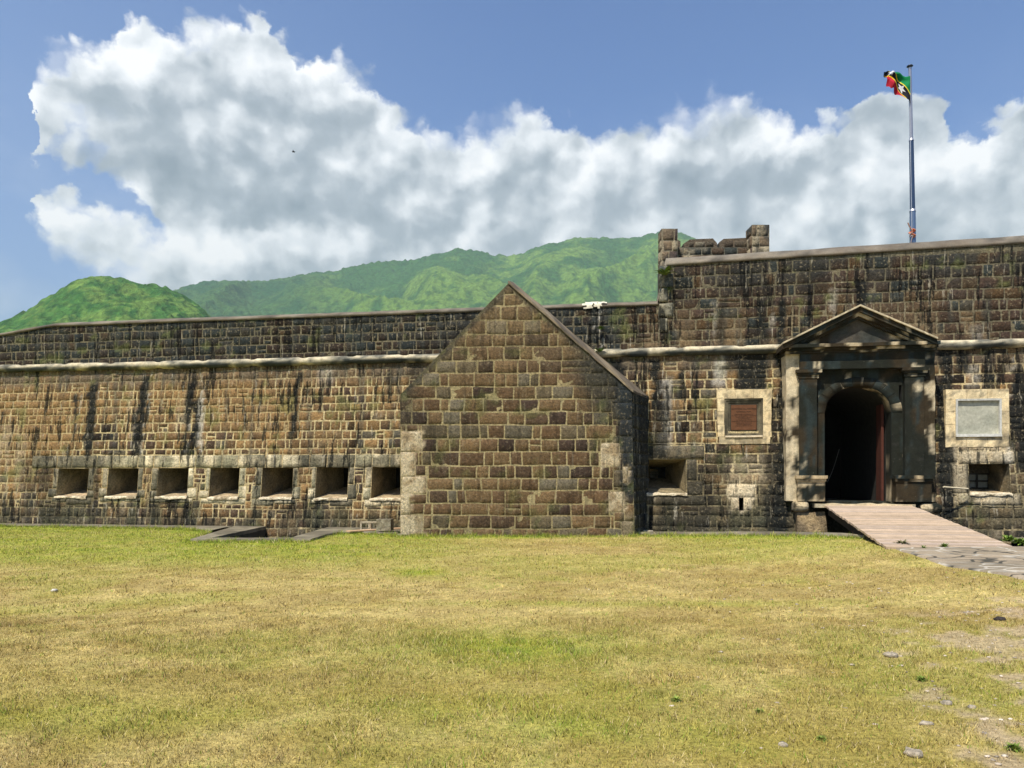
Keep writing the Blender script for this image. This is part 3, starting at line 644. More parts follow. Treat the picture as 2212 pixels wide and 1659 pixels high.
# pilasters with capitals and pedestals
for (u0, u1, sd, pl) in ((1727, 1765, 30, .0), (1955, 1996, 31, .02)):
    mb = MB(); lbox(mb, s_(u0), s_(u1), z_(1028), z_(815), dW-.1, PD, pcol(pl, sd), .07, .005); pil = mb.build('pilaster', M_ASHLAR, fort)
    mb = MB()
    for i, (a, b, o) in enumerate(((815, 808, .02), (808, 803, .05), (803, 796, .09))): lbox(mb, s_(u0)-o, s_(u1)+o+.02, z_(a), z_(b), dW-.1, PD+o, pcol(.15, sd+i), .06, .004)
    mb.build('capital', M_ASHLAR, pil)
for (u0, u1, sd, pl) in ((1722, 1781, 40, .58), (1934, 2010, 41, .12)):
    mb = MB(); lbox(mb, s_(u0), s_(u1), z_(1083), z_(1040), dW-.1, PD+.07, pcol(pl, sd, .6), .06, .006); ped = mb.build('pedestal', M_ASHLAR, fort)
    mb = MB(); lbox(mb, s_(u0)-.02, s_(u1)+.02, z_(1040), z_(1034), dW-.1, PD+.11, pcol(pl+.15, sd+3, .8), .06, .004); lbox(mb, s_(u0)-.05, s_(u1)+.05, z_(1034), z_(1027), dW-.1, PD+.15, pcol(pl+.1, sd+4, .8), .06, .004)
    mb.build('pedestal_cap', M_ASHLAR, ped)
# entablature
mb = MB()
lbox(mb, s_(1728), s_(1997), z_(796), z_(779), dW-.1, PD+.05, pcol(.08, 50), .06, .004)
lbox(mb, s_(1728), s_(1997), z_(778.5), z_(761), dW-.1, PD+.02, pcol(.12, 51), .06, .004)
mb.build('entablature', M_ASHLAR, fort)
mb = MB()
for i, (a, b, o) in enumerate(((761, 756, .07), (756, 750, .13), (750, 743, .22))): lbox(mb, s_(1699)-o*.35, s_(2021)+o*.2, z_(a), z_(b), -.1, PD+o, pcol(.27, 52+i, .4), .06, .006)
mb.build('cornice', M_ASHLAR, fort)
# pediment
pa = pz(1859, 657, PD+.3); pl_ = pz(1691, 739, PD+.3); pr_ = pz(2026.5, 728, PD+.3); zb = z_(743)
mb = MB()
def rake(p, q, off, thk, d0, d1, col):
    """sloping moulding from low end p to apex q, top edge lowered by off"""
    (s0, z0), (s1, z1) = p, q
    C8 = [WP(s0, z0-off-thk, d1), WP(s1, z1-off-thk, d1), WP(s1, z1-off-thk, d0), WP(s0, z0-off-thk, d0), WP(s0, z0-off, d1), WP(s1, z1-off, d1), WP(s1, z1-off, d0), WP(s0, z0-off, d0)]
    mb.hexa(C8, col, .06, .004)
for p in (pl_, pr_):
    rake(p, pa, 0, .045, -.1, PD+.30, pcol(.9, 60, .1))
    rake(p, pa, .045, .13, -.1, PD+.24, pcol(.12, 61, .2))
    q0 = (p[0]+(pa[0]-p[0])*.10, p[1]+(pa[1]-p[1])*.10)
    rake(q0, pa, .175, .09, -.1, PD+.15, pcol(.3, 62, .3))
    q0 = (p[0]+(pa[0]-p[0])*.2, p[1]+(pa[1]-p[1])*.2)
    rake(q0, pa, .265, .07, -.1, PD+.08, pcol(.2, 63, .3))
ped_o = mb.build('pediment', M_ASHLAR, fort)
mb = MB(); nS = 40; a = np.linspace(pl_[0]+.25, pr_[0]-.25, nS); tz = np.where(a < pa[0], np.interp(a, [pl_[0], pa[0]], [pl_[1], pa[1]]), np.interp(a, [pa[0], pr_[0]], [pa[1], pr_[1]]))-.12
b = np.linspace(0, 1, 12); P = WP(a[:, None]+0*b, (zb-.05)*(1-b)+np.maximum(tz, zb-.04)[:, None]*b, PD-.02)
def tymp(P):
    s = P@E-Y0*E[1]; k = ss(np.abs(s-cxp-.0), .78, .68); c = pcol(.5, 64, .3)(P); n = fbm(P[..., 0]*3, P[..., 2]*3, 4, 310); return lerp(c, lerp(C3(.045, .048, .042)+0*P, C3(.08, .07, .055), ss(n, .4, .6)), k)
mb.grid(P, tymp(P)); mb.build('tympanum', M_ASHLAR, ped_o)
# corbels = lower roll moulding, and battered base piers under the gate
for (u0, u1, v0, v1, pl, vb) in ((1712, 1746, 1082, 1107, .8, 0), (1988, 2034, 1086, 1110, .5, 0)):
    mb = MB(); a = np.linspace(s_(u0), s_(u1), 10); th = np.linspace(0, 2*np.pi, 17); S, T = np.meshgrid(a, th, indexing='ij'); rr = (z_(v0)-z_(v1))/2; zc = (z_(v0)+z_(v1))/2
    e_ = np.clip(1-np.abs(np.linspace(-1, 1, 10))**6*.35, 0, 1)[:, None]
    r2 = rr*e_*(1+.10*(fbm(S*5, T*2, 3, 320)-.5)); P = WP(S, zc+r2*np.sin(T), PD-.05+r2*1.1*np.cos(T)); cc = pcol(pl, 70, .5)(P); mb.grid(P, cc); mb.poly(P[0][:-1], C3(.3, .25, .18)); mb.poly(P[-1][:-1], C3(.12, .1, .07))
    mb.build('base_roll', M_STONE, fort, smooth=True)
mb = MB(); hz = -1.7
def basecol(P): n = fbm(P[..., 0]*2.4, P[..., 2]*2.4, 4, 331); c = lerp(C3(.20, .15, .09)+0*P, C3(.36, .27, .15), ss(n, .42, .6)); return lerp(c, C3(.07, .06, .04), ss(P[..., 2], .55, .8)*.3+ss(fbm(P[..., 0]*4, P[..., 2], 3, 332), .6, .7)*.5)
for (u0, u1, ub) in ((1722, 1782, 1796), (1968, 2030, 2036)):
    s0, s1, s2 = s_(u0), s_(u1), s_(ub); zt = z_(1107)
    mb.hexa([WP(s0-.05, hz, PD+.35), WP(s2+.1, hz, PD+.35), WP(s2+.1, hz, -.2), WP(s0-.05, hz, -.2), WP(s0, zt, PD-.02), WP(s1, zt, PD-.02), WP(s1, zt, -.2), WP(s0, zt, -.2)], basecol, .09, .015)
lbox(mb, s_(1712), s_(2030), z_(1107), z_(1083.5), -.2, PD-.2, pcol(.1, 75), .1, .01)
mb.quad(WP(s_(1780), hz, .1), WP(s_(1975), hz, .1), WP(s_(1975), z_(1107), .1), WP(s_(1780), z_(1107), .1), C3(.05, .05, .035))
mb.build('gate_base', M_STONE, fort)
# open door leaf on the right jamb, lower panel on the left
mb = MB(); lbox(mb, sc1-.10, sc1-.04, zT, zspr+.25, dW-.95, dW-.5, lambda P: lerp(C3(.085, .028, .018)+0*P, C3(.04, .014, .01), ss(np.abs((P[..., 2]*0+P[..., 1]/.2) % 1-.5), .42, .5)), .05, 0)
mb.build('door_leaf', M_WOOD, fort)
mb = MB(); lbox(mb, sc0+.08, sc0+.14, zT+.05, zT+1.15, dW-1.6, dW-.6, C3(.05, .07, .05)); mb.build('gate_panel', M_WOOD, fort)
mb = MB(); p0 = WP(sc0+.35, zT+.55, dW-1.2); p1 = WP(sc1-.75, zT+1.5, dW-2.2); tt = np.linspace(0, 1, 12)[:, None]; P = p0*(1-tt)+p1*tt; P[:, 2] -= .08*np.sin(tt[:, 0]*np.pi); mb.tube(P, .009, C3(.12, .13, .11), 6)
o = mb.build('rope', M_CLOTH); tag(o, 'thin rope slung diagonally inside the dark gateway passage', 'rope')
# thin conduit pole across the wall by the gateway
mb = MB(); p0 = WP(*[s_(2036, 1070, .9), z_(1052, 2036, .9)], .95); p1 = WP(s_(2092, 1070, .75), z_(1056, 2092, .75), .72); mb.tube([p0, p1], .022, C3(.6, .52, .36), 8)
o = mb.build('pole', M_WOOD); tag(o, 'thin pale horizontal rod fixed between the gateway and the barred window', 'rod')

# ------------------------------------------------------------------ plaques in stone frames
def framed(name, u0, v0, u1, v1, iu0, iv0, iu1, iv1, label, cat, stonec, mould, taper=0):
    dF = float(D(3.))+.10
    S0, Z1 = U(u0, v0, dF); S1, Z0 = U(u1, v1, dF); a, d = U(iu0, iv0, dF); b, c = U(iu1, iv1, dF)
    e = empty(name, tuple(WP((S0+S1)/2, Z0, dF)), label, cat)
    mb = MB()
    def blk(x0, x1, y0, y1, n, horiz):
        for i in range(n):
            if horiz: q = (x0+(x1-x0)*i/n+.004, x0+(x1-x0)*(i+1)/n-.004, y0, y1)
            else: q = (x0, x1, y0+(y1-y0)*i/n+.004, y0+(y1-y0)*(i+1)/n-.004)
            lbox(mb, *q, float(D(Z1))-.15, dF, stonec, .05, .008)
    blk(S0, S1, d, Z1, 3, True); blk(S0+taper, S1-taper, Z0, c, 3, True); blk(S0+taper*.4, a, c, d, 3, False); blk(b, S1-taper*.4, c, d, 3, False)
    mb.build('stone_surround', M_ASHLAR, e)
    return e, a, b, c, d, dF
def sandc(P): n = fbm(P[..., 0]*3.5, P[..., 2]*3.5, 5, 401); m = fbm(P[..., 0]*9, P[..., 2]*9, 3, 402); c = lerp(C3(.74, .60, .36)+0*P, C3(.56, .45, .27), ss(n, .4, .62)); c = lerp(c, C3(.20, .17, .12), ss(m, .60, .7)*.7); return lerp(c, C3(.12, .11, .08), ss(P[..., 2], 2.75, 2.5)*ss(n, .5, .6)*.5)
e, a, b, c, d, dF = framed('memorial_plaque', 1548.5, 842, 1668, 958.5, 1564.5, 861, 1648.5, 944, 'brown bronze memorial plaque with raised lettering in a pale stone frame left of the gateway', 'plaque', sandc, 1, .05)
mb = MB(); dk = lambda P: lerp(C3(.15, .13, .085)+0*P, C3(.07, .062, .042), ss(fbm(P[..., 0]*12, P[..., 2]*2, 3, 405), .42, .6))
q = .15; pa0, pa1, pb0, pb1 = a+.175, b-.155, c+.19, d-.165
for (o_, i_, d0, d1) in ((0, .05, dF-.10, dF-.02), (.05, .11, dF-.10, dF-.05), (.11, .19, dF-.10, dF-.075)):
    lbox(mb, a+o_, b-o_, d-i_, d-o_, dF-.14, d1, dk, .06, 0); lbox(mb, a+o_, b-o_, c+o_, c+i_, dF-.14, d1, dk, .06, 0)
    lbox(mb, a+o_, a+i_, c+i_, d-i_, dF-.14, d1, dk, .06, 0); lbox(mb, b-i_, b-o_, c+i_, d-i_, dF-.14, d1, dk, .06, 0)
mb.build('moulded_frame', M_ASHLAR, e)
mb = MB(); lbox(mb, a+.02, b-.02, c-.0, c+.045, dF-.1, dF+.035, C3(.72, .60, .42), .06, .004); mb.build('ledge', M_ASHLAR, e)
mb = MB(); lbox(mb, pa0-.0, pa1, pb0, pb1, dF-.13, dF-.055, C3(.03, .02, .015), .3, 0); pl = mb.build('plate_rim', M_BRONZE, e)
mb = MB(); lbox(mb, pa0+.012, pa1-.012, pb0+.012, pb1-.012, dF-.12, dF-.05, C3(.155, .068, .032), .1, 0); pl = mb.build('plate', M_BRONZE, e)
lines = [("BRIMSTONE HILL FORTRESS", .054, .80), ("NATIONAL PARK", .052, .69), ("THIS PLAQUE WAS UNVEILED BY", .034, .60), ("HER MAJESTY QUEEN ELIZABETH THE SECOND", .034, .545), ("ON OCTOBER 23 1985 AND", .034, .49),
         ("TO COMMEMORATE", .034, .435), ("THE DESIGNATION OF THE", .034, .38), ("BRIMSTONE HILL FORTRESS NATIONAL PARK", .034, .325), ("PRESENTED BY THE PEOPLE", .034, .265), ("OF SAINT CHRISTOPHER", .034, .21), ("AND NEVIS TO THE NATION", .034, .155)]
def text_obj(lines, s0, s1, z0, z1, dd, mat_, parent):
    mbt = MB(); rot = np.stack([E, np.array([0, 0, 1.]), NN], 1)
    for (t_, sz_, fr_) in lines:
        cu = bpy.data.curves.new('t', 'FONT'); cu.body = t_; cu.size = 1; cu.align_x = 'CENTER'
        ob = bpy.data.objects.new('t', cu); COL.objects.link(ob); dg = bpy.context.evaluated_depsgraph_get(); dg.update(); me = ob.evaluated_get(dg).to_mesh()
        V = np.array([v.co[:] for v in me.vertices]); wd_ = V[:, 0].max()-V[:, 0].min(); k = min(sz_, (s1-s0)*.93/wd_); V[:, 0] *= k; V[:, 1] *= sz_*1.1
        base_ = WP((s0+s1)/2, z0+(z1-z0)*fr_, dd); W = base_+V@rot.T
        for p in me.polygons: mbt.poly(W[list(p.vertices)], C3(.035, .018, .012))
        ob.evaluated_get(dg).to_mesh_clear(); bpy.data.objects.remove(ob); bpy.data.curves.remove(cu)
    return mbt.build('inscription', mat_, parent)
text_obj(lines, pa0, pa1, pb0, pb1, dF-.046, M_BRONZE, pl)

e, a, b, c, d, dF = framed('blank_panel', 2043, 841.5, 2180, 965, 2064, 862, 2163, 943, 'blank pale grey panel in a rough cream stone frame right of the gateway', 'panel', sandc, 1, 0)
mb = MB(); wh = C3(.62, .61, .55)
lbox(mb, a, b, d-.05, d, dF-.1, dF+.03, wh*.8, .1, .003); lbox(mb, a, b, c, c+.07, dF-.1, dF+.05, wh, .1, .003); lbox(mb, a, a+.05, c+.07, d-.05, dF-.1, dF+.03, wh*.8, .1, .003); lbox(mb, b-.05, b, c+.07, d-.05, dF-.1, dF+.03, wh*.9, .1, .003)
mb.build('panel_frame', M_SMOOTH, e)
mb = MB(); lbox(mb, a+.05, b-.05, c+.07, d-.05, dF-.12, dF-.05, lambda P: lerp(C3(.44, .43, .34)+0*P, C3(.33, .33, .26), ss(fbm(P[..., 0]*1.5, P[..., 2]*4, 4, 411), .35, .65)), .05, 0); mb.build('plate', M_SMOOTH, e)

# ------------------------------------------------------------------ turret on the rampart
tur = empty('battlement', (6, 25, 6.6), 'ruined square battlement with two tall corner posts on top of the bastion', 'battlement')
TY = 23.6
def tcol(S, Zz, r):
    n = fbm(S*2+3, Zz*2, 4, 421); k = .5 if r is None else r[3]
    c = (C3(.105, .07, .045) if k < .4 else (C3(.045, .05, .045) if k < .7 else C3(.16, .12, .08)))*(1 if r is None else .8+.4*r[4])
    if r is None: c = C3(.16, .145, .105)
    c = lerp(c+0*S[..., None], C3(.42, .36, .25), ss(n, .60, .68)*.7); return lerp(c, C3(.025, .03, .025), ss(Zz, 8.5, 8.9)*.5)
def tcolp(S, Zz, r):
    k = 0 if r is None else r[3]; c = C3(.36, .30, .20) if k < .4 else (C3(.22, .16, .10) if k < .8 else C3(.10, .07, .06))
    return lerp(c+0*S[..., None], C3(.05, .05, .045), ss(fbm(S*3, Zz*3, 3, 431), .5, .65)*.7+ss(Zz, 8.7, 8.95)*.3)
def tower(u0, u1, v0, yf, yd, col, rh, sw, name, chamfer=None, seed=0):
    x0 = (u0-UC)*yf/F; x1 = (u1-UC)*yf/F; zt = EYE+(VH-v0)*yf/F; mb = MB()
    fr = lambda S, Zz, d: np.stack([S+0*d, yf-d, Zz+0*d], -1)
    L = courses(x0, x1, 6.6, zt, rh, sw, seed=seed); stones(mb, L, fr, col, seed=seed, out=.02, rough=.012)
    S, Zz = np.meshgrid(np.linspace(x0, x1, 6), np.linspace(6.6, zt, 12), indexing='ij'); mb.grid(fr(S, Zz, 0*S), col(S, Zz, None))
    frs = lambda S, Zz, d: np.stack([x0-d+0*S, S, Zz+0*d], -1)
    L = courses(yf, yf+yd, 6.6, zt, rh, sw, seed=seed+1); stones(mb, L, frs, col, seed=seed+1, out=.02, rough=.012)
    c_ = C3(.13, .11, .08)
    mb.box(x0+.001, x1, yf+.001, yf+yd, 6.6, zt, c_, .4)
    return mb.build(name, M_STONE, tur)
tower(1429, 1464, 494, TY, .5, tcolp, .34, .3, 'corner_post', seed=31)
tower(1624.5, 1662, 485.5, TY+.0, .6, tcolp, .34, .3, 'corner_post', seed=32)
tower(1464, 1626, 534, TY+.5, .4, tcol, .27, .42, 'parapet', seed=33)
mb = MB()
def merlon(pts, y, yd):
    F_ = [at(u, v, y) for u, v in pts]; B_ = [(p[0], p[1]+yd, p[2]) for p in F_]; mb.poly(F_, C3(.13, .10, .07)); mb.poly(B_[::-1], C3(.1, .08, .06))
    for i in range(len(F_)): j = (i+1) % len(F_); mb.quad(F_[i], F_[j], B_[j], B_[i], C3(.06, .055, .045))
ym = TY+.52
def merst(u0, u1, vt, seed):
    x0 = (u0-UC)*ym/F; x1 = (u1-UC)*ym/F; zt = EYE+(VH-vt)*ym/F; zb_ = EYE+(VH-534)*ym/F
    L = courses(x0+.03, x1-.03, zb_, zt-.03, .2, .38, seed=seed); stones(mb, L, lambda S, Zz, d: np.stack([S+0*d, ym-d, Zz+0*d], -1), tcol, seed=seed, out=.02, rough=.01)
merlon([(1477, 535), (1477, 526), (1491, 517), (1540, 515), (1549, 525), (1549, 535)], ym, .4); merst(1485, 1545, 519, 41)
merlon([(1554, 535), (1554, 523), (1563, 516), (1626, 513), (1626, 535)], ym, .4); merst(1562, 1624, 517, 42)
merlon([(1464, 566), (1464, 518), (1470, 521), (1470, 566)], ym+.4, .5)
mb.build('merlon', M_STONE, tur)

# ------------------------------------------------------------------ flagpole and flag
FY = 27.; fp = empty('flagpole', at(1972, 533, FY), 'tall stepped steel flagpole rising behind the bastion', 'flagpole')
def fpt(u, v): return np.array(at(u, v, FY))
for (a, b, r0, r1, c, nm) in (((1972, 560), (1971.3, 454), .105, .098, C3(.16, .22, .33), 'pole_section'), ((1971.3, 454), (1968.6, 301), .085, .075, C3(.055, .09, .16), 'pole_section'), ((1968.6, 301), (1965.5, 146), .057, .05, C3(.35, .36, .42), 'pole_section')):
    mb = MB(); tt = np.linspace(0, 1, 12)[:, None]; P = fpt(*a)*(1-tt)+fpt(*b)*tt; mb.tube(P, np.linspace(r0, r1, 12), c, 14); q = mb.build(nm, M_METAL, fp, smooth=True)
    mb = MB(); mb.tube([fpt(*b)-[0, 0, .05], fpt(*b)+[0, 0, .03]], [r1*1.15, r1*.9], C3(.55, .55, .58), 14); mb.build('collar', M_METAL, q)
mb = MB(); mb.tube([fpt(1965.5, 146), fpt(1965.4, 143.5), fpt(1965.4, 141.5)], [.05, .11, .09], C3(.04, .05, .07), 14); mb.build('truck', M_METAL, fp)
mb = MB(); P0 = fpt(1963.2, 170)+[0, -.03, 0]; P1 = fpt(1966.0, 505)+[0, -.12, 0]; tt = np.linspace(0, 1, 20)[:, None]; mb.tube(P0*(1-tt)+P1*tt, .012, C3(.6, .6, .62), 6); mb.build('halyard', M_METAL, fp)
mb = MB()
for th in np.linspace(0, 1, 1): pass
k_ = fpt(1966, 506)+[0, -.14, 0]
P = np.array([k_+[.10*math.sin(t_*9), -.02*math.cos(t_*9), .13-.26*t_] for t_ in np.linspace(0, 1, 26)]); mb.tube(P, .035, C3(.62, .20, .10), 8)
mb.tube([k_+[-.02, -.05, .05], k_+[-.14, -.07, .22], k_+[-.19, -.07, .34]], .02, C3(.45, .25, .18), 6); mb.tube([k_+[-.02, -.05, 0], k_+[-.12, -.07, -.05], k_+[-.13, -.07, -.16], k_+[-.03, -.05, -.10]], .018, C3(.4, .3, .25), 6); mb.tube([k_+[0, -.05, -.1], k_+[-.07, -.06, -.3], k_+[-.08, -.06, -.45]], .018, C3(.3, .25, .25), 6)
mb.build('cord_knot', M_CLOTH, fp)
# the flag: national flag blown to the left, fly end curled
nu, nv = 150, 110; uu, vv = np.meshgrid(np.linspace(0, 1, nu), np.linspace(0, 1, nv), indexing='ij')   # uu: hoist->fly, vv: bottom->top
org = (3450/1.8228, 250/1.8228); kk = 170/1567/1.8228
def fpix(x, y): return np.array([org[0]+x*kk, org[1]+y*kk])
topE = np.array([fpix(1195, 500), fpix(1060, 500), fpix(860, 430), fpix(650, 375), fpix(480, 330), fpix(345, 295), fpix(260, 310)])
midE = np.array([fpix(1195, 900), fpix(1010, 850), fpix(800, 720), fpix(640, 620), fpix(500, 560), fpix(400, 570), fpix(335, 640)])
botE = np.array([fpix(1205, 1490), fpix(1090, 1400), fpix(930, 1310), fpix(760, 1160), fpix(600, 1120), fpix(450, 1060), fpix(355, 1010)])
def ev(A, t): k = np.linspace(0, 1, len(A)); return np.stack([np.interp(t, k, A[:, 0]), np.interp(t, k, A[:, 1])], -1)
tE, mE, bE = ev(topE, uu), ev(midE, uu), ev(botE, uu); v3 = vv[..., None]
PX = bE*(1-v3)*(1-2*v3)+mE*4*v3*(1-v3)+tE*v3*(2*v3-1)
rip = .14*np.sin(uu*9+vv*3.5)*uu**.6+.08*np.sin(uu*17-vv*6+1)*uu+.05*np.sin(uu*7+vv*14)*(uu**.5)
yy = FY-.08-rip-.5*uu*(1-vv)*.3
Pf = np.stack([(PX[..., 0]-UC)*FY/F, yy, EYE+(VH-PX[..., 1])*FY/F], -1)
Pf[..., 2] += .025*np.sin(uu*40+vv*9)*uu*ss(uu, .6, 1)
asp = 1.5; X_ = uu*asp; Zf = vv; dl = (Zf-X_/asp)*asp/math.hypot(1, asp)      # signed distance from the hoist-bottom to fly-top diagonal
gr, yl, bk, rd, wt = C3(.0, .20, .06), C3(.80, .62, .03), C3(.006, .007, .016), C3(.45, .012, .03), C3(.80, .82, .88)
Cf = np.where((dl > .235)[..., None], gr, np.where((dl < -.235)[..., None], rd, np.where((np.abs(dl) > .185)[..., None], yl, bk)))
def star(cx_, cy_, r, rot):
    dx = X_-cx_; dy = Zf-cy_; a_ = np.arctan2(dy, dx)-rot; q = (a_/(2*np.pi/5)) % 1; q = np.abs(q-.5)*2; rr = np.hypot(dx, dy)
    ro = r; ri = r*.42; ang = q*np.pi/5; A_ = np.array([ro, 0.]); # edge between outer tip (q=1) and inner (q=0)
    th_ = (1-q)*np.pi/5; x1, y1 = ro, 0.; x2, y2 = ri*math.cos(np.pi/5), ri*math.sin(np.pi/5)
    den = (np.cos(th_)*(y2-y1)-np.sin(th_)*(x2-x1)); lim = (x1*(y2-y1)-y1*(x2-x1))/den
    return rr < lim
ms = star(.44, .31, .17, math.radians(60)) | star(1.06, .69, .17, math.radians(60)); Cf = np.where(ms[..., None], wt, Cf)
mb = MB(); mb.grid(Pf, Cf); fl = mb.build('flag', M_CLOTH, smooth=True)
tag(fl, 'green, black and red flag with two white stars flying from the pole', 'flag')

# ------------------------------------------------------------------ gabled house in front of the wall
HY = 19.8; house = empty('gabled_building', (0, HY, 0), 'small gabled brown stone building standing against the fortress wall', 'building')
XL, XRb, XRs, ZSHL, ZSHR = at(865, 0, HY)[0], at(1371, 0, HY)[0], at(1364, 0, HY)[0], at(0, 852, HY)[2], at(0, 842, HY)[2]
XA, ZA = at(1099, 0, HY)[0], at(0, 611, HY)[2]
def gtop(x): return np.where(x < XA, np.interp(x, [XL, XA], [ZSHL, ZA]), np.interp(x, [XA, XRs, XRb+.1], [ZA, ZSHR, ZSHR-.2]))
def xr(z): return XRb+(XRs-XRb)*np.clip(z/ZSHR, 0, 1.2)
HP = [(868,933,912,976,1.),(866,976,896,1030,.95),(868,1028,920,1068,1.),(864,1068,884,1112,.75),(865,1112,915,1160,.5),(1298,958,1338,1008,.85),(1316,1062,1349,1106,.95),(1345,1008,1356,1045,.8)]
def housecol(S, Zz, r):
    n1 = fbm(S*.6+9, Zz*.6, 4, 501); n3 = fbm(S*2, Zz*2, 4, 503)
    if r is None: c = lerp(C3(.46, .38, .20)+0*S[..., None], C3(.36, .29, .15), ss(n1, .4, .6))
    else:
        k = r[3]; b_ = (C3(.225, .146, .072) if k < .34 else (C3(.17, .104, .054) if k < .58 else (C3(.165, .13, .078) if k < .70 else (C3(.125, .080, .048) if k < .84 else (C3(.075, .048, .034) if k < .92 else C3(.20, .17, .115))))))*(.72+.36*r[4])
        c = lerp(b_+0*S[..., None], C3(.25, .185, .095), ss(Zz, 3.4, 6)*.45)
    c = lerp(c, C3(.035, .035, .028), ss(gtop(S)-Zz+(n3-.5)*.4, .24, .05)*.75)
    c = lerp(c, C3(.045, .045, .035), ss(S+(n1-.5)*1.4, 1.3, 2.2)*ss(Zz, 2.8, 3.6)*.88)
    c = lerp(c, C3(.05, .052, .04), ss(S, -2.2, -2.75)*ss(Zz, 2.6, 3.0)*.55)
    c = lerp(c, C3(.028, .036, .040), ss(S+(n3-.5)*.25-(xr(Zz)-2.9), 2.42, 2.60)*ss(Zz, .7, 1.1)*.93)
    c = lerp(c, C3(.30, .27, .18), ss(S, 2.75, 2.9)*ss(Zz, .75, .4)*.6)
    c = lerp(c, C3(.12, .14, .04), ss(fbm(S*2.5, Zz*2.5, 3, 577), .66, .75)*.4)
    for (u0, v0, u1, v1, k) in HP:
        x0, _, z1 = at(u0, v0, HY); x1, _, z0 = at(u1, v1, HY); e1 = (fbm(S*6, Zz*6, 3, 571)-.5)*.14
        mk = ss(S+e1, x0-.03, x0+.02)*ss(S+e1, x1+.03, x1-.02)*ss(Zz+e1, z0-.03, z0+.02)*ss(Zz+e1, z1+.03, z1-.02)
        c = lerp(c, C3(.66, .54, .36)*(.78+.44*n3[..., None]), mk*k*.97)
    return c
hf = lambda S, Zz, d: np.stack([S+0*d, HY-d, Zz+0*d], -1)
mb = MB(); L = []
for (a, b, c, d) in courses(XL, XRb, -.12, ZA, .333, .455, .1, seed=51):
    b = min(b, float(xr((c+d)/2))-.24 if d < ZSHR else b); 
    if d < ZSHL: a = max(a, XL+.0)
    if d < ZSHR+.05: 
        if b-a > .08: L.append((a, b, c, d)); continue
    # trim to the rake
    if c > ZSHR-.3:
        zc = (c+d)/2; lo_ = XL+(XA-XL)*(zc-ZSHL)/(ZA-ZSHL); hi_ = XRs-(XRs-XA)*(zc-ZSHR)/(ZA-ZSHR); a = max(a, lo_+.03); b = min(b, hi_-.03)
        if b-a > .1: L.append((a, b, c, d))
zq = -.05; i = 0; Q = []
while zq < ZSHR-.1:
    h = min(.44, ZSHR-zq); x1 = float(xr(zq+h/2)); x0 = x1-(.52 if i % 2 else .34); Q.append((x0, x1-.0, zq, zq+h)); zq += h; i += 1
PT = []
for (u0, v0, u1, v1, k) in HP:
    x0, _, z1 = at(u0, v0, HY); x1, _, z0 = at(u1, v1, HY); PT.append((max(x0, XL), x1, z0, z1))
Q = [q for r in Q for q in subtract(r, PT)]
L2 = []
for r in L: L2 += [r] if r[2] > ZSHR-.1 else subtract(r, Q+PT)
def clampf(S, Zz, d):
    lim = gtop(S)-.03+(vn(S*5, Zz*5, 588)-.6)*.07; return hf(S, np.minimum(Zz, lim), np.where(Zz > lim+.02, -.02, d))
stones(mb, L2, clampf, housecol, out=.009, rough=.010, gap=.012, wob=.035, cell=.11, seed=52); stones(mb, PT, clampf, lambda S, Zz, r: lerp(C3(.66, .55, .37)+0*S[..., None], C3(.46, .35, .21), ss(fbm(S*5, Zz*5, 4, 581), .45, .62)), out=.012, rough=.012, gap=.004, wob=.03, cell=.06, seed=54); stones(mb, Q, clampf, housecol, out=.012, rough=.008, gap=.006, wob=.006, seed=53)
sx_ = np.linspace(XL, 1, 2); tX = np.concatenate([np.linspace(0, 1, 70)]); zt_ = np.linspace(0, 1, 70)
Tm, Zm = np.meshgrid(tX, zt_, indexing='ij'); Zc = -.3+(ZA+.3)*Zm
lo_ = np.where(Zc < ZSHL, XL, XL+(XA-XL)*(Zc-ZSHL)/(ZA-ZSHL)); hi_ = np.where(Zc < ZSHR, xr(Zc), XRs-(XRs-XA)*(Zc-ZSHR)/(ZA-ZSHR)); Sm = lo_+(hi_-lo_)*Tm
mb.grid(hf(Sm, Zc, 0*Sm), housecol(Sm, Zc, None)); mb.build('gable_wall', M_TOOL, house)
# right side wall, running back to the fortress
XB, YB = at(1400, 0, 21.3)[0], 21.3
def sidecol(S, Zz, r):  # streaked stone, darkened with painted shade and the roof overhang's shadow
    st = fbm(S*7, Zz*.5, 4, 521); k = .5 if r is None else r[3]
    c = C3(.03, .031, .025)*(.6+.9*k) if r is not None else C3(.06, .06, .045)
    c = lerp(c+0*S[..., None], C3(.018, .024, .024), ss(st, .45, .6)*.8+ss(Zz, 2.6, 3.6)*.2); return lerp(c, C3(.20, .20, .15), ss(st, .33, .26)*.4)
def sf(S, Zz, d):
    t = S/1.6; x0 = xr(Zz); X1 = XB; dx = (X1-x0); return np.stack([x0+dx*t+d*.9, HY+(YB-HY)*t-d*.35, Zz+0*d], -1)
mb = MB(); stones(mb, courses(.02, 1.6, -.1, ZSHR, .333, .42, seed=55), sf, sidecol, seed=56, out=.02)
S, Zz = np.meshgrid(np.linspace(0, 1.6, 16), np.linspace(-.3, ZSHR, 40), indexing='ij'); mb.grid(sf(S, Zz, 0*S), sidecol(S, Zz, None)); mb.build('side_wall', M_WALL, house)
mb = MB(); mb.quad((XL, HY, -.3), (XL+.6, 22.6, -.3), (XL+.6, 22.6, ZSHL), (XL, HY, ZSHL), C3(.12, .09, .06), .3); mb.build('side_wall', M_STONE, house)
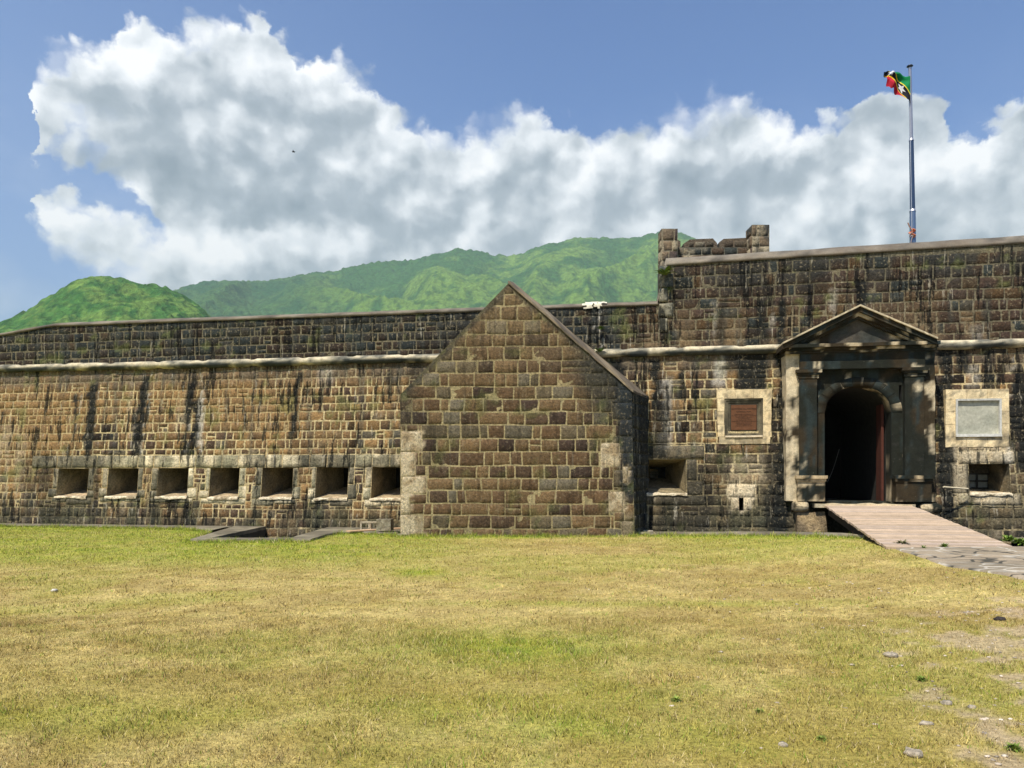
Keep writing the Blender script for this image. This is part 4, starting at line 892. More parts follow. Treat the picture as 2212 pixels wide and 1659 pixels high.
# stone slab roof
A_ = np.array(at(1098, 607, HY-.04)); B_ = np.array(at(1108, 609, 20.4)); C_ = np.array(at(1367, 842, HY-.04)); D_ = np.array(at(1401, 857, YB)); CL = np.array(at(862, 853, HY-.04)); DL = np.array([CL[0]+.6, 22.4, CL[2]])
def roofc(P):
    n = fbm(P[..., 0]*4+P[..., 1]*2, P[..., 2]*1.5, 4, 541); m = fbm(P[..., 0]*3, P[..., 1]*14-P[..., 2]*3, 3, 542)
    c = lerp(C3(.27, .215, .14)+0*P, C3(.15, .12, .085), ss(n, .4, .6)); return lerp(c, C3(.05, .048, .038), ss(m, .56, .68)*.6)
mb = MB(); dn = np.array([0, 0, -.06])
for (a, b, c, d) in ((A_, B_, D_, C_), (B_, A_, CL, DL)):
    if a is B_: a = a+[0, .0, -.03]; b = b+[0, .22, -.05]; c = c+[.05, .22, -.05]; d = d+[0, 0, -.03]      # left slope lies behind the bare gable stones
    mb.hexa([a+dn, b+dn, c+dn, d+dn, a, b, c, d], roofc, .1, .014)
mb.poly([B_, D_, DL], C3(.16, .13, .09))
mb.build('roof', M_CONC, house)

# ------------------------------------------------------------------ ground: lawn, kerb, pits, path
EDGE = [(-45, 31.), (G(0, 1136.5)[0], G(0, 1136.5)[1])]
for (u, v) in ((200, 1139), (400, 1142), (462, 1147.5)): EDGE.append(G(u, v)[:2])
EDGE += [(-7.78, 18.5), (-7.70, 18.28), (-4.86, 18.22), (-4.80, 18.5)]
for (u, v) in ((745, 1151.8), (765, 1151.5), (830, 1154), (866, 1158)): EDGE.append(G(u, v)[:2])
EDGE.append((-4.72, 20.7))
EDGE.append((-2.85, 19.85)); EDGE.append((3.15, 19.9))
for (u, v) in ((1378, 1155), (1450, 1155.5), (1600, 1156), (1750, 1158), (1850, 1161), (1903, 1170)): EDGE.append(G(u, v)[:2])
EDGE += [(7.5, 14.1), (9.6, 14.1), (10.2, 15.2), (14, 15.5), (45, 13.)]
EX = np.array(sorted(EDGE)); 
def yedge(x): return np.interp(x, EX[:, 0], EX[:, 1])
def green(x, y):
    """share of living green grass"""
    n = fbm(x*.42+4, y*.42, 4, 601); m = fbm(x*1.7, y*1.7, 3, 602)
    g = ss(n*.72+m*.28, .50, .64)*.62
    u = UC+x/np.maximum(y, 1)*F; v = VH+(EYE-gz(x))*F/np.maximum(y, 1)
    zone = ss(y, 11.5, 15.5)*ss(x, 1.5, -4.)*.75+ss(yedge(x)-y+(n-.5)*1.2, 1.1, .2)*.95*ss(y, 8, 12)+ss(np.abs(x-5.5), 3.0, 1.)*ss(y, 12.5, 15.)*.5
    zone = zone+np.exp(-((x+.1)/1.6)**2-((y-7.0)/.9)**2)*.75+np.exp(-((x-.4)/.5)**2-((y-5.0)/.3)**2)*.5+np.exp(-((x+2.6)/1.3)**2-((y-5.0)/.35)**2)*.45+np.exp(-((x+1.5)/.5)**2-((y-12.5)/.7)**2)*.7
    zone = zone+np.exp(-((x+.0)/.8)**2-((y-4.7)/.25)**2)*.5+np.exp(-((x-1.8)/2.6)**2-((y-9.4)/.25)**2)*.5
    return np.clip(np.maximum(g*.5, zone*(.5+m)), 0, 1)
def dirt(x, y):
    n = fbm(x*2.6+2, y*2.6, 4, 611); m = fbm(x*5, y*5, 3, 612)
    k = fbm(x*4+7, y*6, 4, 613)
    z = ss(x-(y-4.)*.42, 1.5, 3.9)*ss(y, 10.5, 6.)
    return np.clip(ss(n*.42+m*.2+k*.38+z*.20, .60, .68)*ss(z, .03, .35)*.8, 0, 1)
def gcol(x, y):
    n = fbm(x*2.3, y*2.3, 4, 621); n2 = fbm(x*.5, y*.8, 3, 623); n4 = fbm(x*7, y*7, 3, 622); n5 = fbm(x*18, y*18, 2, 624)
    s = lerp(C3(.52, .41, .19)+0*x[..., None], C3(.42, .32, .13), ss(n, .4, .62)); s = lerp(s, C3(.60, .485, .23), ss(n2, .5, .65)*.35)
    s = s*(.70+.6*ss(n4, .3, .7)*.6+.6*ss(n5, .25, .75)*.45)[..., None]; s = lerp(s, C3(.20, .19, .055), ss(n4, .54, .68)*.45)
    s = lerp(s, C3(.36, .27, .12), ss(fbm(x*1.1+3, y*2.2, 3, 627), .54, .66)*.5); s = lerp(s, C3(.33, .28, .075), ss(y, 7.5, 4.5)*ss(fbm(x*.7, y*.9, 3, 629), .42, .6)*.7)
    s = lerp(s, lerp(C3(.36, .40, .05)+0*s, C3(.22, .31, .03), ss(n4, .42, .6)), green(x, y)*.82)
    s = s*C3(1.02, 1.0, .80)
    return lerp(s, C3(.50, .38, .25)*(.8+.4*fbm(x*9, y*9, 3, 625)[..., None]), dirt(x, y)*.85)
xs = np.unique(np.round(np.concatenate([np.arange(-60, -14, 1.), np.arange(-14, 12, .09), np.arange(12, 61, 1.), EX[:, 0]]), 3)); xs = np.array(xs)
ty = np.concatenate([[-12, -4, 0], np.arange(2., 12, .09), np.arange(12, 18, .16)]); 
T = np.concatenate([ty, [np.nan]*22])
Xg = xs[:, None]+np.zeros((1, len(ty)+22)); ye = yedge(xs); Yg = np.empty_like(Xg); Yg[:, :len(ty)] = np.minimum(ty[None], (ye-.3)[:, None]); last = Yg[:, len(ty)-1]
Yg[:, len(ty):] = last[:, None]+(ye-last)[:, None]*np.linspace(0, 1, 23)[None, 1:]
Zg_ = gz(Xg)+.02*(fbm(Xg*.8, Yg*.8, 3, 631)-.5)+.018*(fbm(Xg*4, Yg*4, 3, 632)-.5)
mb = MB(); mb.grid(np.stack([Xg, Yg, Zg_], -1), gcol(Xg, Yg)); lawn = mb.build('ground', M_GRASS, smooth=True); tag(lawn, 'dry patchy lawn in front of the fortress', kind='structure')
# ditch and pit: floor below everything close to the wall
def dcol(P): n = fbm(P[..., 0]*2, P[..., 1]*2+P[..., 2], 4, 641); return lerp(C3(.07, .065, .05)+0*P, C3(.03, .035, .025), ss(n, .4, .6))
mb = MB(); mb.quad((-60, 13, -1.65), (60, 13, -1.65), (60, 27, -1.65), (-60, 27, -1.65), dcol, 1.)
xx = np.concatenate([np.linspace(3.1, 45, 200)]); P = np.stack([np.stack([xx, yedge(xx)-.02, gz(xx)+.01], -1), np.stack([xx, yedge(xx)+.05, xx*0-1.7], -1)], 1); mb.grid(P, dcol(P))
o = mb.build('ditch', M_CONC); tag(o, 'dark ditch at the foot of the fortress', kind='structure')
# kerb of smooth old concrete
def kcol(P): n = fbm(P[..., 0]*1.5, P[..., 1]*1.5, 4, 651); m = fbm(P[..., 0]*7, P[..., 1]*7, 3, 652); c = lerp(C3(.15, .13, .09)+0*P, C3(.25, .22, .155), ss(n, .38, .64)); return lerp(c, C3(.09, .085, .06), ss(m, .56, .7)*.6)
mb = MB()
def kstrip(xa, xb, yin, n=60, h=.05):
    x_ = np.linspace(xa, xb, n); yo = yedge(x_)-.05+.05*(vn(x_*3, x_*0, 655)-.5); yi = yin(x_); z = gz(x_)
    prof = [(yo, z-.03), (yo+.015, z+h*.7), (yo+.06, z+h), ((yo+yi)/2, z+h+.01), (yi-.05, z+h), (yi, z+h-.03), (yi, z-1.75)]
    P = np.stack([np.stack([x_, a, b], -1) for a, b in prof], 1); mb.grid(P, kcol(P))
wallfoot = lambda x_: (Y0-.165*x_)-float(D(0))/math.cos(TH)+.06
kstrip(-45, -8.37, wallfoot); kstrip(-4.78, -2.88, wallfoot, 30)
# frame round the light pit
PX0, PX1, PY0 = -7.38, -5.44, 18.72
def wf(x_): return float(wallfoot(np.array(x_)))
mb.hexa([(-7.78, 18.26, -.05), (PX0, 18.26, -.05), (PX0, wf(PX0)+.1, -.05), (-8.40, wf(-8.4)+.1, -.05), (-7.72, 18.30, .05), (PX0, 18.30, .05), (PX0, wf(PX0)+.1, .05), (-8.38, wf(-8.4)+.1, .05)], kcol, .12, .006)
mb.hexa([(PX1, 18.26, -.05), (-4.82, 18.26, -.05), (-4.72, wf(-4.7)+.1, -.05), (PX1, wf(PX1)+.1, -.05), (PX1, 18.30, .05), (-4.84, 18.30, .05), (-4.75, wf(-4.7)+.1, .05), (PX1, wf(PX1)+.1, .05)], kcol, .12, .006)
mb.hexa([(PX0, 18.22, -.05), (PX1, 18.22, -.05), (PX1, PY0, -.05), (PX0, PY0, -.05), (PX0, 18.26, .05), (PX1, 18.26, .05), (PX1, PY0, .05), (PX0, PY0, .05)], kcol, .12, .006)
yi_ = lambda x_: yedge(x_)+.5+.0*x_
kstrip(3.14, G(1905, 1170)[0], yi_, 60, .06)
kstrip(9.75, 45, lambda x_: yedge(x_)+.5, 60, .06)
o = mb.build('kerb', M_CONC); tag(o, 'low grey concrete kerb along the foot of the wall', kind='structure')
mb = MB()
for (a, b) in (((PX0, PY0), (PX0, 23.2)), ((PX1, PY0), (PX1, 23.2)), ((PX0, PY0), (PX1, PY0))): mb.quad((a[0], a[1], -1.7), (b[0], b[1], -1.7), (b[0], b[1], -.04), (a[0], a[1], -.04), dcol, .2)
o = mb.build('light_pit', M_CONC); tag(o, 'dark open pit sunk between kerb and wall', kind='structure')
# flagstone path at the right
mpath = mat('flagstones', lo=.8, hi=1.2, s1=3., s2=40., bump=.4, bdist=.01)
Np = NT(mpath.node_tree); bs = Np.n['Principled BSDF']; old = bs.inputs['Base Color'].links[0].from_socket
co = Np.new('ShaderNodeTexCoord').outputs['Object']
dv = Np.new('ShaderNodeVectorMath', operation='ADD'); Np.l.new(co, dv.inputs[0]); nz = Np.new('ShaderNodeTexNoise'); nz.inputs['Scale'].default_value = 2.; Np.l.new(co, nz.inputs['Vector'])
scv = Np.new('ShaderNodeVectorMath', operation='SCALE'); Np.l.new(nz.outputs['Color'], scv.inputs[0]); scv.inputs[3].default_value = .25; Np.l.new(scv.outputs[0], dv.inputs[1])
vo = Np.new('ShaderNodeTexVoronoi', feature='DISTANCE_TO_EDGE'); vo.inputs['Scale'].default_value = 2.1; vo.inputs['Randomness'].default_value = .75; Np.l.new(dv.outputs[0], vo.inputs['Vector'])
ln = Np.m('SUBTRACT', 1., Np.mr(vo.outputs[0], .03, .055)); wm = Np.mr(Np.noise(co, .9, 2.), .47, .56)
c1 = Np.mix(ln, old, (.07, .065, .05, 1)); c2 = Np.mix(Np.m('MULTIPLY', ln, wm), c1, (.50, .45, .36, 1)); Np.l.new(c2, bs.inputs['Base Color'])
def pathL(y): return np.interp(y, [-10, 4, 9.9, 11.3, 13.1, 14.3, 15.2, 16], [7.6, 7.2, 6.75, 6.55, 6.80, 7.1, 7.35, 7.4])
mb = MB(); ys = np.linspace(-8, 16.5, 260); tt = np.linspace(0, 1, 90)**1.5; Yq = ys[:, None]+0*tt; x0_ = pathL(Yq)+.16*(fbm(Yq*2, Yq*0, 3, 661)-.5); Xq = x0_+(30-x0_)*tt
Yq2 = np.minimum(Yq, yedge(Xq)-.02); Zq = gz(Xq)+.022+.012*(fbm(Xq*3, Yq*3, 3, 662)-.5); Zq[:, 0] -= .05; n_ = fbm(Xq*.9, Yq*.9, 3, 663)
mb.grid(np.stack([Xq, Yq2, Zq], -1), lerp(C3(.24, .20, .14)+0*Xq[..., None], C3(.35, .285, .20), ss(n_, .38, .62))); o = mb.build('path', mpath, smooth=True); tag(o, 'worn flagstone path leading to the footbridge', kind='structure')

# grass: short dry blades
def blades(n, y0, y1, hmin, hmax, wd, seed, extra=None):
    r = np.random.default_rng(seed); y = np.sqrt(r.random(n)*(y1**2-y0**2)+y0**2); x = (r.random(n)*2-1)*(y*.72+.6)
    if extra is not None: x, y = extra(r, n)
    ok = (y < yedge(x)-.04) & (x < pathL(y)+.0) & (r.random(len(x)) > dirt(x, y)*.92); x, y = x[ok], y[ok]; n = len(x)
    g = green(x, y); h = hmin+(hmax-hmin)*r.random(n)**1.6*(.7+.6*g)*(.45+1.3*ss(fbm(x*6, y*6, 2, 628), .35, .7)); a = r.random(n)*2*np.pi; lean = h*r.uniform(.1, 1.1, n); la = r.random(n)*2*np.pi
    z = gz(x)+.02*(fbm(x*.8, y*.8, 3, 631)-.5)+.018*(fbm(x*4, y*4, 3, 632)-.5)-.003
    w_ = wd*r.uniform(.6, 1.4, n); dx = np.cos(a)*w_; dy = np.sin(a)*w_
    P = np.stack([np.stack([x-dx, y-dy, z], -1), np.stack([x+dx, y+dy, z], -1), np.stack([x+np.cos(la)*lean, y+np.sin(la)*lean, z+h], -1)], 1)
    c = gcol(x, y); k = r.random(n); c = c*(.55+1.05*r.random(n))[:, None]
    c = np.where(((k < .20*g+.05) & (dirt(x, y) < .5))[:, None], C3(.18, .29, .03)*(.7+.7*r.random(n))[:, None], c); c = np.where((k > .91)[:, None], C3(.66, .53, .27), c); c = np.where(((k > .82) & (k < .91))[:, None], C3(.13, .09, .045), c)
    C = np.repeat(c[:, None], 3, 1); C[:, :2] *= .8
    m = MB(); m.v.append(P.reshape(-1, 3)); m.c.append(C.reshape(-1, 3)); m.f.append(np.arange(n*3).reshape(-1, 3)); m.n = n*3; return m
m1 = blades(300000, 2.6, 8.5, .010, .042, .0028, 1); m2 = blades(260000, 8.5, 22.5, .012, .045, .0055, 2)
def edgef(r, n): x = r.uniform(-20, 10, n); return x, yedge(x)-.03-r.random(n)**2*.5
m3 = blades(26000, 0, 1, .03, .09, .006, 3, edgef)
m1.v += m2.v+m3.v; m1.c += m2.c+m3.c; m1.f += [m2.f[0]+m1.n, m3.f[0]+m1.n+m2.n]
o = m1.build('grass', M_BLADE); tag(o, 'short dry and green grass blades of the lawn', kind='stuff')

# ------------------------------------------------------------------ footbridge
br = empty('footbridge', (8.6, 17, .3), 'pale weathered plank footbridge rising to the arched gateway', 'footbridge')
fl_, fr_2 = np.array(at(1782, 1091.5, 19.95)), np.array(at(1971, 1092.5, 19.6)); nl, nr = np.array(at(1914, 1181.5, 13.95)), np.array(at(2204, 1186.5, 13.75))
mb = MB(); n = 42
for i in range(n):
    a0, a1 = i/n+.001, (i+.955)/n; rg = random.Random(i); h = rg.uniform(-.004, .004); e0, e1 = rg.uniform(-.015, .015), rg.uniform(-.015, .015)
    A0 = nl+(fl_-nl)*a0; A1 = nl+(fl_-nl)*a1; B0 = nr+(fr_2-nr)*a0; B1 = nr+(fr_2-nr)*a1; A0[0] += e0; A1[0] += e0; B0[0] += e1; B1[0] += e1
    up = np.array([0, 0, h]); dnn = np.array([0, 0, -.045]); k = rg.uniform(.82, 1.12); t_ = rg.random()
    base_c = (C3(.61, .46, .32) if t_ < .6 else C3(.60, .47, .36))*k
    colf = lambda P, b=base_c, i=i: b*.82*(.82+.36*fbm(P[..., 0]*1.2+i*7, P[..., 1]*18+i, 3, 701)[..., None])
    mb.hexa([A0+dnn, B0+dnn, B1+dnn, A1+dnn, A0+up, B0+up, B1+up, A1+up], colf, .12, 0)
mb.build('deck', M_WOOD, br)
for (p, q, nm) in ((nl, fl_, 'beam'), (nr, fr_2, 'beam'), ((nl+nr)/2, (fl_+fr_2)/2, 'beam')):
    mb = MB(); o1 = np.array([.08, 0, -.05]) if p is nl else np.array([-.08, 0, -.05]); w_ = np.array([.12, 0, 0]); hgt = np.array([0, 0, -.2])
    q_ = p+(q-p)*.22
    mb.hexa([q_+o1+hgt, q_+o1+w_+hgt, q+o1+w_+hgt, q+o1+hgt, q_+o1, q_+o1+w_, q+o1+w_, q+o1], C3(.035, .028, .02), .3); mb.build(nm, M_WOOD, br)

# ------------------------------------------------------------------ blocks and plank beside the house
def breeze(name, loc, rz, dims, upright, label):
    e = empty(name, loc, label, 'concrete block'); w_, d_, h_ = dims; mb = MB(); c = lambda P: (lerp(C3(.52, .46, .33)+0*P, C3(.33, .28, .19), ss(fbm(P[..., 0]*14, P[..., 2]*14+P[..., 1]*9, 3, 711), .42, .62)))*(.6 if upright else 1)
    cr_, sr_ = math.cos(rz), math.sin(rz)
    def tr(p): return (loc[0]+p[0]*cr_-p[1]*sr_, loc[1]+p[0]*sr_+p[1]*cr_, loc[2]+p[2])
    t = .035
    if upright:       # cores run vertically
        bx = [(-w_/2, w_/2, -d_/2, -d_/2+t), (-w_/2, w_/2, d_/2-t, d_/2), (-w_/2, -w_/2+t, -d_/2+t, d_/2-t), (w_/2-t, w_/2, -d_/2+t, d_/2-t)]
        for (a, b, c_, d2) in bx: mb.hexa([tr(p) for p in ((a, c_, 0), (b, c_, 0), (b, d2, 0), (a, d2, 0), (a, c_, h_), (b, c_, h_), (b, d2, h_), (a, d2, h_))], c, .06, .003)
    else:             # lying: cores run front to back
        for (a, b, c_, d2) in ((-w_/2, w_/2, 0, t), (-w_/2, w_/2, h_-t, h_), (-w_/2, -w_/2+t*1.2, t, h_-t), (w_/2-t*1.2, w_/2, t, h_-t), (-w_*.08, w_*.08, t, h_-t)):
            mb.hexa([tr(p) for p in ((a, -d_/2, c_), (b, -d_/2, c_), (b, d_/2, c_), (a, d_/2, c_), (a, -d_/2, d2), (b, -d_/2, d2), (b, d_/2, d2), (a, d_/2, d2))], c, .06, .003)
    mb.build('block_body', M_STONE, e)
    return e
x, y, z = G(799, 1149.); breeze('concrete_block', (x, y, .055), .12, (.52, .26, .23), False, 'pale concrete block lying on its side on the kerb with its core showing')
x, y, z = G(835, 1151.5); breeze('concrete_block', (x, y-.25, .09), -.15, (.40, .27, .31), True, 'darker concrete block standing upright on one end of a loose board')
mb = MB(); p0 = np.array(G(752, 1153.5)[:2]+(0,)); p1 = np.array(G(868, 1146.5)[:2]+(0,)); dr = (p1-p0)/np.linalg.norm(p1-p0); nr_ = np.array([-dr[1], dr[0], 0])*.11
p0[2] = p1[2] = .058; hh = np.array([0, 0, .03]); mb.hexa([p0-nr_, p1-nr_, p1+nr_, p0+nr_, p0-nr_+hh, p1-nr_+hh, p1+nr_+hh, p0+nr_+hh], C3(.60, .40, .24), .2, .001); o = mb.build('board', M_WOOD); tag(o, 'orange brown wooden board lying on the kerb under a concrete block', 'board')

# ------------------------------------------------------------------ small plants
def tuft(name, loc, n, size, label, cat='weed', cols=(C3(.10, .19, .03), C3(.20, .26, .05)), seed=0, up=1., facing=None, group=None):
    rg = np.random.default_rng(seed); mb = MB()
    for i in range(n):
        a = rg.random()*2*np.pi; e_ = rg.uniform(.15, 1.1); l = size*rg.uniform(.5, 1.); d = np.array([math.cos(a)*math.cos(e_), math.sin(a)*math.cos(e_), math.sin(e_)*up])
        if facing is not None: d = d*np.array([1, .6, .7])+facing*.5
        sd_ = np.cross(d, [0, 0, 1]); sd_ /= np.linalg.norm(sd_)+1e-6; w_ = l*.09; p = np.array(loc)+rg.normal(0, size*.10, 3)*[1, 1, .2]
        k = rg.random(); c = (cols[0]*k+cols[1]*(1-k))*rg.uniform(.7, 1.3); mid = p+d*l*.55+[0, 0, l*.05]; tip = p+d*l-[0, 0, l*.18]
        mb.poly([p, mid-sd_*w_, tip, mid+sd_*w_], c)
    o = mb.build(name, M_LEAF); tag(o, label, cat, group); return o
q = at(1437, 593, 0); s0, z0 = U(1436, 594, .08)
tuft('fern', tuple(WP(s0, z0, .08)), 60, .45, 'bright green fern growing from the top left corner of the bastion', 'fern', seed=1, facing=NN*.8)
s0, z0 = U(1445, 627, .08); tuft('fern', tuple(WP(s0, z0, .08)), 22, .22, 'small dark fern on the bastion corner below the bright one', 'fern', (C3(.04, .08, .02), C3(.07, .11, .03)), seed=2, facing=NN*.8)
s0, z0 = U(1298, 712, .08); tuft('weed', tuple(WP(s0, z0, .1)), 40, .2, 'small green weed in the cracked parapet right of the gable', 'weed', seed=3, facing=NN*.8)
s0, z0 = U(1294, 762, .08); tuft('weed', tuple(WP(s0, z0, .22)), 50, .28, 'weed on the string course where the gable roof meets it', 'weed', seed=4, facing=NN*.8)
for i, (u, v, sz_, n, lb, cl) in enumerate([(2180, 1172, .2, 200, 'leafy green bush in the ditch right of the footbridge', 0), (2205, 1180, .22, 240, 'leafy green bush at the right edge beside the path', 0),
        (1948, 1180, .2, 90, 'brownish weed at the near left corner of the footbridge', 1), (1925, 1172, .16, 60, 'small brown weed left of the footbridge foot', 1), (2040, 1184, .13, 80, 'low weed in front of the middle of the footbridge foot', 0), (1995, 1186, .09, 40, 'tiny weed growing at the footbridge foot between two taller ones', 0),
        (867, 1156, .26, 70, 'dark weed at the lower left corner of the gabled building', 2), (1380, 1153, .25, 60, 'bright green tuft at the lower right corner of the gabled building', 0), (1885, 1166, .22, 50, 'green tuft on the lawn edge by the rounded kerb end', 0)]):
    x, y, z = G(u, v); tuft('bush' if i < 2 else 'weed', (x, y, z+.02), n, sz_, lb, 'bush' if i < 2 else 'weed', [(C3(.09, .18, .02), C3(.22, .30, .05)), (C3(.16, .12, .06), C3(.12, .15, .05)), (C3(.02, .04, .01), C3(.05, .08, .02))][cl], seed=20+i)
# clumps in the foreground
fgc = [(1460, 1515, .06, 'low dark green tuft in the foreground grass near the gravel'), (1990, 1470, .06, 'green tuft beside the gravel at lower right'), (2190, 1620, .07, 'leafy green tuft at the bottom right corner'), (1640, 1540, .045, 'small green sprig on the bare earth at lower right'), (1775, 1600, .05, 'broad green tuft in the stony patch at lower right')]
for i, (u, v, s_z, lb) in enumerate(fgc): x, y, z = G(u, v); tuft('grass_tuft', (x, y, z), 120, s_z, lb, 'grass tuft', (C3(.14, .22, .03), C3(.26, .32, .06)), seed=60+i)

# ------------------------------------------------------------------ stones and gravel
def rock(mb, p, r, rg, c, flat=.55):
    th = np.linspace(0, 2*np.pi, 8); ph = np.linspace(-np.pi/2, np.pi/2, 5); T_, Ph = np.meshgrid(th, ph, indexing='ij'); k = 1+rg.uniform(-.28, .28, T_.shape); k[-1] = k[0]; k[:, 0] = 1; k[:, -1] = 1
    a = rg.random()*6; P = np.stack([np.cos(Ph)*np.cos(T_+a)*k*r*rg.uniform(.8, 1.5), np.cos(Ph)*np.sin(T_+a)*k*r, np.sin(Ph)*k*r*flat], -1)+np.array(p); mb.grid(P, c)
rg = np.random.default_rng(99)
big = [(1973, 1633, .055, 'grey brown stone at the bottom edge, largest of the loose stones'), (1925, 1418, .05, 'flat tan stone in the stony grass below the path'), (1692, 1611, .03, 'flat cream stone in the grass at the bottom, left of the largest stone'), (2160, 1300+40, .05, 'small dark stone near the right edge of the lawn'),
       (2044, 1521, .035, 'grey angular stone among gravel at lower right'), (2000, 1566, .035, 'flat pale stone lying between two tufts at lower right'), (2100, 1530, .03, 'tan stone beside the gravel close to the right edge'), (118, 1277, .045, 'small white stone alone on the left of the lawn'), (1398, 1152, .12, 'grey rubble stone at the right foot of the gabled building'), (1385, 1155, .1, 'broken grey slab at the right corner of the gabled building')]
for (u, v, r, lb) in big:
    x, y, z = G(u, v); mb = MB(); rock(mb, (x, y, z+r*.25), r, rg, C3(.05, .04, .035) if 'dark stone' in lb else (C3(.72, .68, .6) if 'white' in lb else C3(.42, .36, .27)), .5); o = mb.build('stone', M_STONE); tag(o, lb, 'stone', 'loose stones on the lawn')
mb = MB(); cnt = 0
while cnt < 4200:
    y = math.sqrt(rg.random()*(11.**2-3.6**2)+3.6**2); x = rg.uniform(-.2, 1.)*y*.74
    pr = float(dirt(np.array(x), np.array(y)))+.06*float(ss(x, 0, 4))
    if rg.random() < pr and x < float(pathL(y))+.1: rock(mb, (x, y, float(gz(x))+.003), rg.uniform(.005, .017)*(1.6 if rg.random() < .06 else 1), rg, C3(.50, .43, .34)*rg.uniform(.5, 1.35), .5)
    cnt += 1
o = mb.build('gravel', M_CONC); tag(o, 'pale gravel scattered over the bare earth', kind='stuff')

# ------------------------------------------------------------------ bird
mb = MB(); p = np.array(at(634, 328, 55.)); c = C3(.01, .01, .01)
mb.tube([p+[-.12, 0, .02], p+[-.05, 0, .0], p+[.06, 0, 0], p+[.14, 0, .02]], [.01, .04, .035, .008], c, 8)
for s in (-1, 1): mb.poly([p+[-.05, 0, .02], p+[-.02, s*.14, .06], p+[.03, s*.30, .03], p+[.05, s*.12, .03], p+[.04, 0, .02]], c)
o = mb.build('bird', M_LEAF); tag(o, 'tiny dark bird in flight against the large cloud', 'bird')

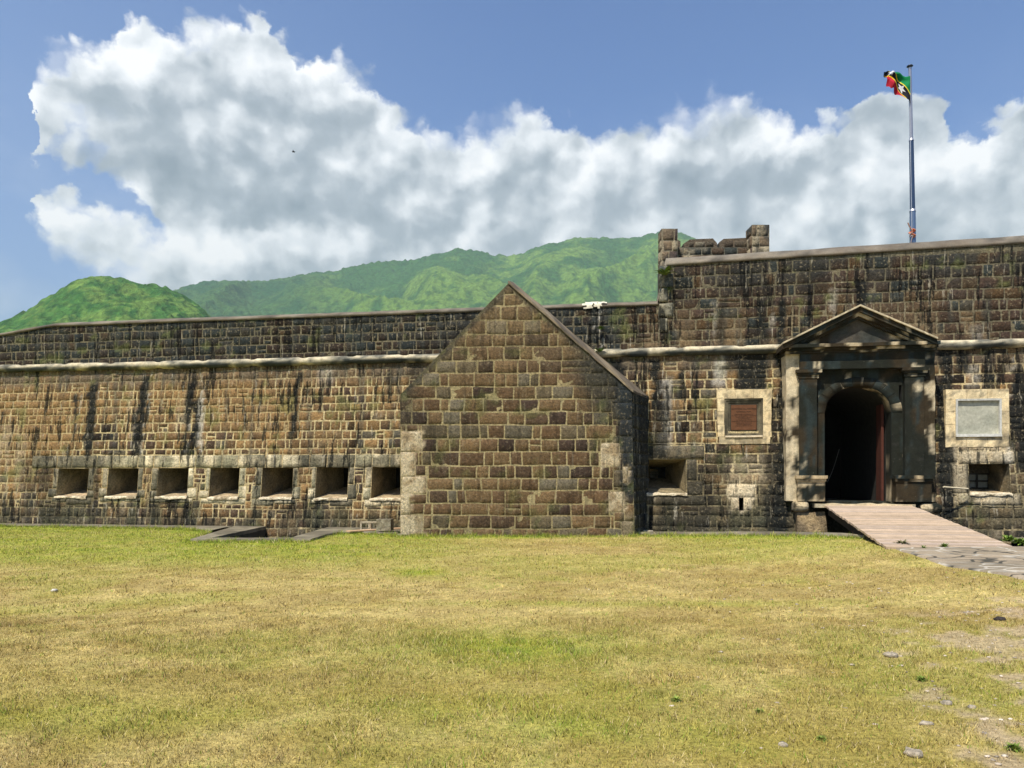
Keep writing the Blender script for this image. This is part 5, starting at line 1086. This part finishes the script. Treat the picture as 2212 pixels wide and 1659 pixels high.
# ------------------------------------------------------------------ far land
H1 = [(-700,1000),(-300,860),(-120,760),(0,694),(60,665),(95,640),(130,622),(165,601),(200,592),(230,591),(262,597),(310,606),(350,612),(390,628),(430,652),(460,690),(520,760),(620,860),(760,960),(1000,1015),(1200,1024),(3200,1024)]
H2 = [(-700,1024),(0,900),(200,740),(330,660),(390,622),(440,607),(490,605),(540,609),(600,604),(650,594),(700,585),(760,573),(830,562),(880,561),(915,552),(950,545),(985,537),(1030,538),(1065,548),(1100,550),(1130,546),(1155,532),(1180,525),(1240,515),(1290,510),(1330,516),(1400,505),(1440,499),(1480,502),(1500,512),(1540,540),(1640,600),(1800,700),(2000,800),(2400,960),(3200,1024)]
def hill(pts, r1, r0, rb, seed, name, label, amp, col, na, nr_):
    az_ = np.linspace(-1.0, .95, na); rr = np.concatenate([np.linspace(r0, r1, nr_), np.linspace(r1, rb, 24)[1:]])
    P = np.array([(math.atan((u-UC)/F), (VH-v)/F*math.cos(math.atan((u-UC)/F))) for u, v in pts]); T_ = np.interp(az_, P[:, 0], P[:, 1]); k = np.exp(-np.linspace(-2, 2, 9)**2); k /= k.sum(); T_ = np.convolve(np.pad(T_, 4, mode='edge'), k, 'valid')
    A_, Rr = np.meshgrid(az_, rr, indexing='ij'); f = np.where(Rr <= r1, (Rr-r0)/(r1-r0), 1-(Rr-r1)/(rb-r1)*1.)
    base_ = (T_[:, None]*r1)*np.clip(f, 0, 1)**np.where(Rr <= r1, .92, 1.3)
    X_ = A_*r1/amp[1]; Yc = Rr/amp[1]
    wx = X_+1.2*(fbm(X_*.7, Yc*.7, 3, seed)-.5); rid = 1-np.abs(fbm(wx*1.3, Yc*.45, 4, seed+5)*2-1)*2.2
    sp = np.clip(np.where(Rr <= r1, f*(1-f)*4, 0), 0, 1)**.7
    hgt = base_+(rid-.6)*amp[0]*sp*np.clip(T_[:, None]/.2, 0, 1)
    hgt += amp[2]*(fbm(A_*r1/(amp[2]*2.2), Rr/(amp[2]*2.2), 3, seed+9)-.5)*np.clip(T_[:, None]/.03, 0, 1)*np.clip(f*4, 0, 1)
    q_ = amp[3]; hgt += q_*(vn(A_*r1/(q_*1.5), Rr/(q_*1.5), seed+20)+.6*vn(A_*r1/(q_*.8), Rr/(q_*.8), seed+21)-.8)*np.clip(T_[:, None]/.03, 0, 1)*np.clip(f*4, 0, 1)
    P3 = np.stack([np.sin(A_)*Rr, np.cos(A_)*Rr, hgt-3], -1); mb = MB(); mb.grid(P3, col(A_, Rr, f, rid)); o = mb.build(name, M_FOREST, smooth=True); tag(o, label, kind='structure'); return o
def c1(A_, Rr, f, rid):
    n = fbm(A_*60, Rr/40, 4, 801); m = fbm(A_*170, Rr/12, 3, 803); c = lerp(C3(.062, .165, .032)+0*A_[..., None], C3(.145, .245, .05), ss(n, .4, .62)); return lerp(c, C3(.025, .10, .022), ss(m, .52, .66)*.7)
def c2(A_, Rr, f, rid):
    n = fbm(A_*40, Rr/120, 4, 811); m = fbm(A_*110, Rr/30, 3, 813); c = lerp(C3(.045, .125, .03)+0*A_[..., None], C3(.15, .25, .045), ss(n+.6*(rid-.5), .38, .70)*.95); c = lerp(c, C3(.02, .085, .022), ss(m, .52, .66)*.6)
    return lerp(c, C3(.02, .08, .035), ss(A_+.05*(n-.5), -.18, -.28)*.65)  # left part darker: cloud shadow painted into the forest colour
hill(H1, 1500, 700, 1900, 820, 'hill', 'green wooded hill rising behind the left end of the wall', (45, 260, 12, 4.5), c1, 900, 170)
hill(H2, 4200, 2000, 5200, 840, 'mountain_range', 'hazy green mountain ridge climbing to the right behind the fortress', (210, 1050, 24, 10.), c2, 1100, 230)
mb = MB(); mb.quad((-9000, -9000, -4), (9000, -9000, -4), (9000, 9000, -4), (-9000, 9000, -4), C3(.09, .14, .04), 900.); o = mb.build('terrain', M_FOREST); tag(o, 'flat green land around the fortress hill', kind='structure')
# haze: even pale air over the whole place
mb = MB(); mb.box(-9500, 9500, -9500, 9500, -5.5, 1500, C3(1, 1, 1), 1e6); hz = mb.build('haze', M_DARK); tag(hz, 'pale blue tropical haze', kind='stuff')
mh = bpy.data.materials.new('haze_air'); mh.use_nodes = True; nt = mh.node_tree; nt.nodes.clear(); oo = nt.nodes.new('ShaderNodeOutputMaterial'); pv = nt.nodes.new('ShaderNodeVolumePrincipled')
pv.inputs['Color'].default_value = (.62, .80, .76, 1); pv.inputs['Density'].default_value = .000105; pv.inputs['Anisotropy'].default_value = .0
nt.links.new(pv.outputs[0], oo.inputs['Volume']); hz.data.materials.clear(); hz.data.materials.append(mh)
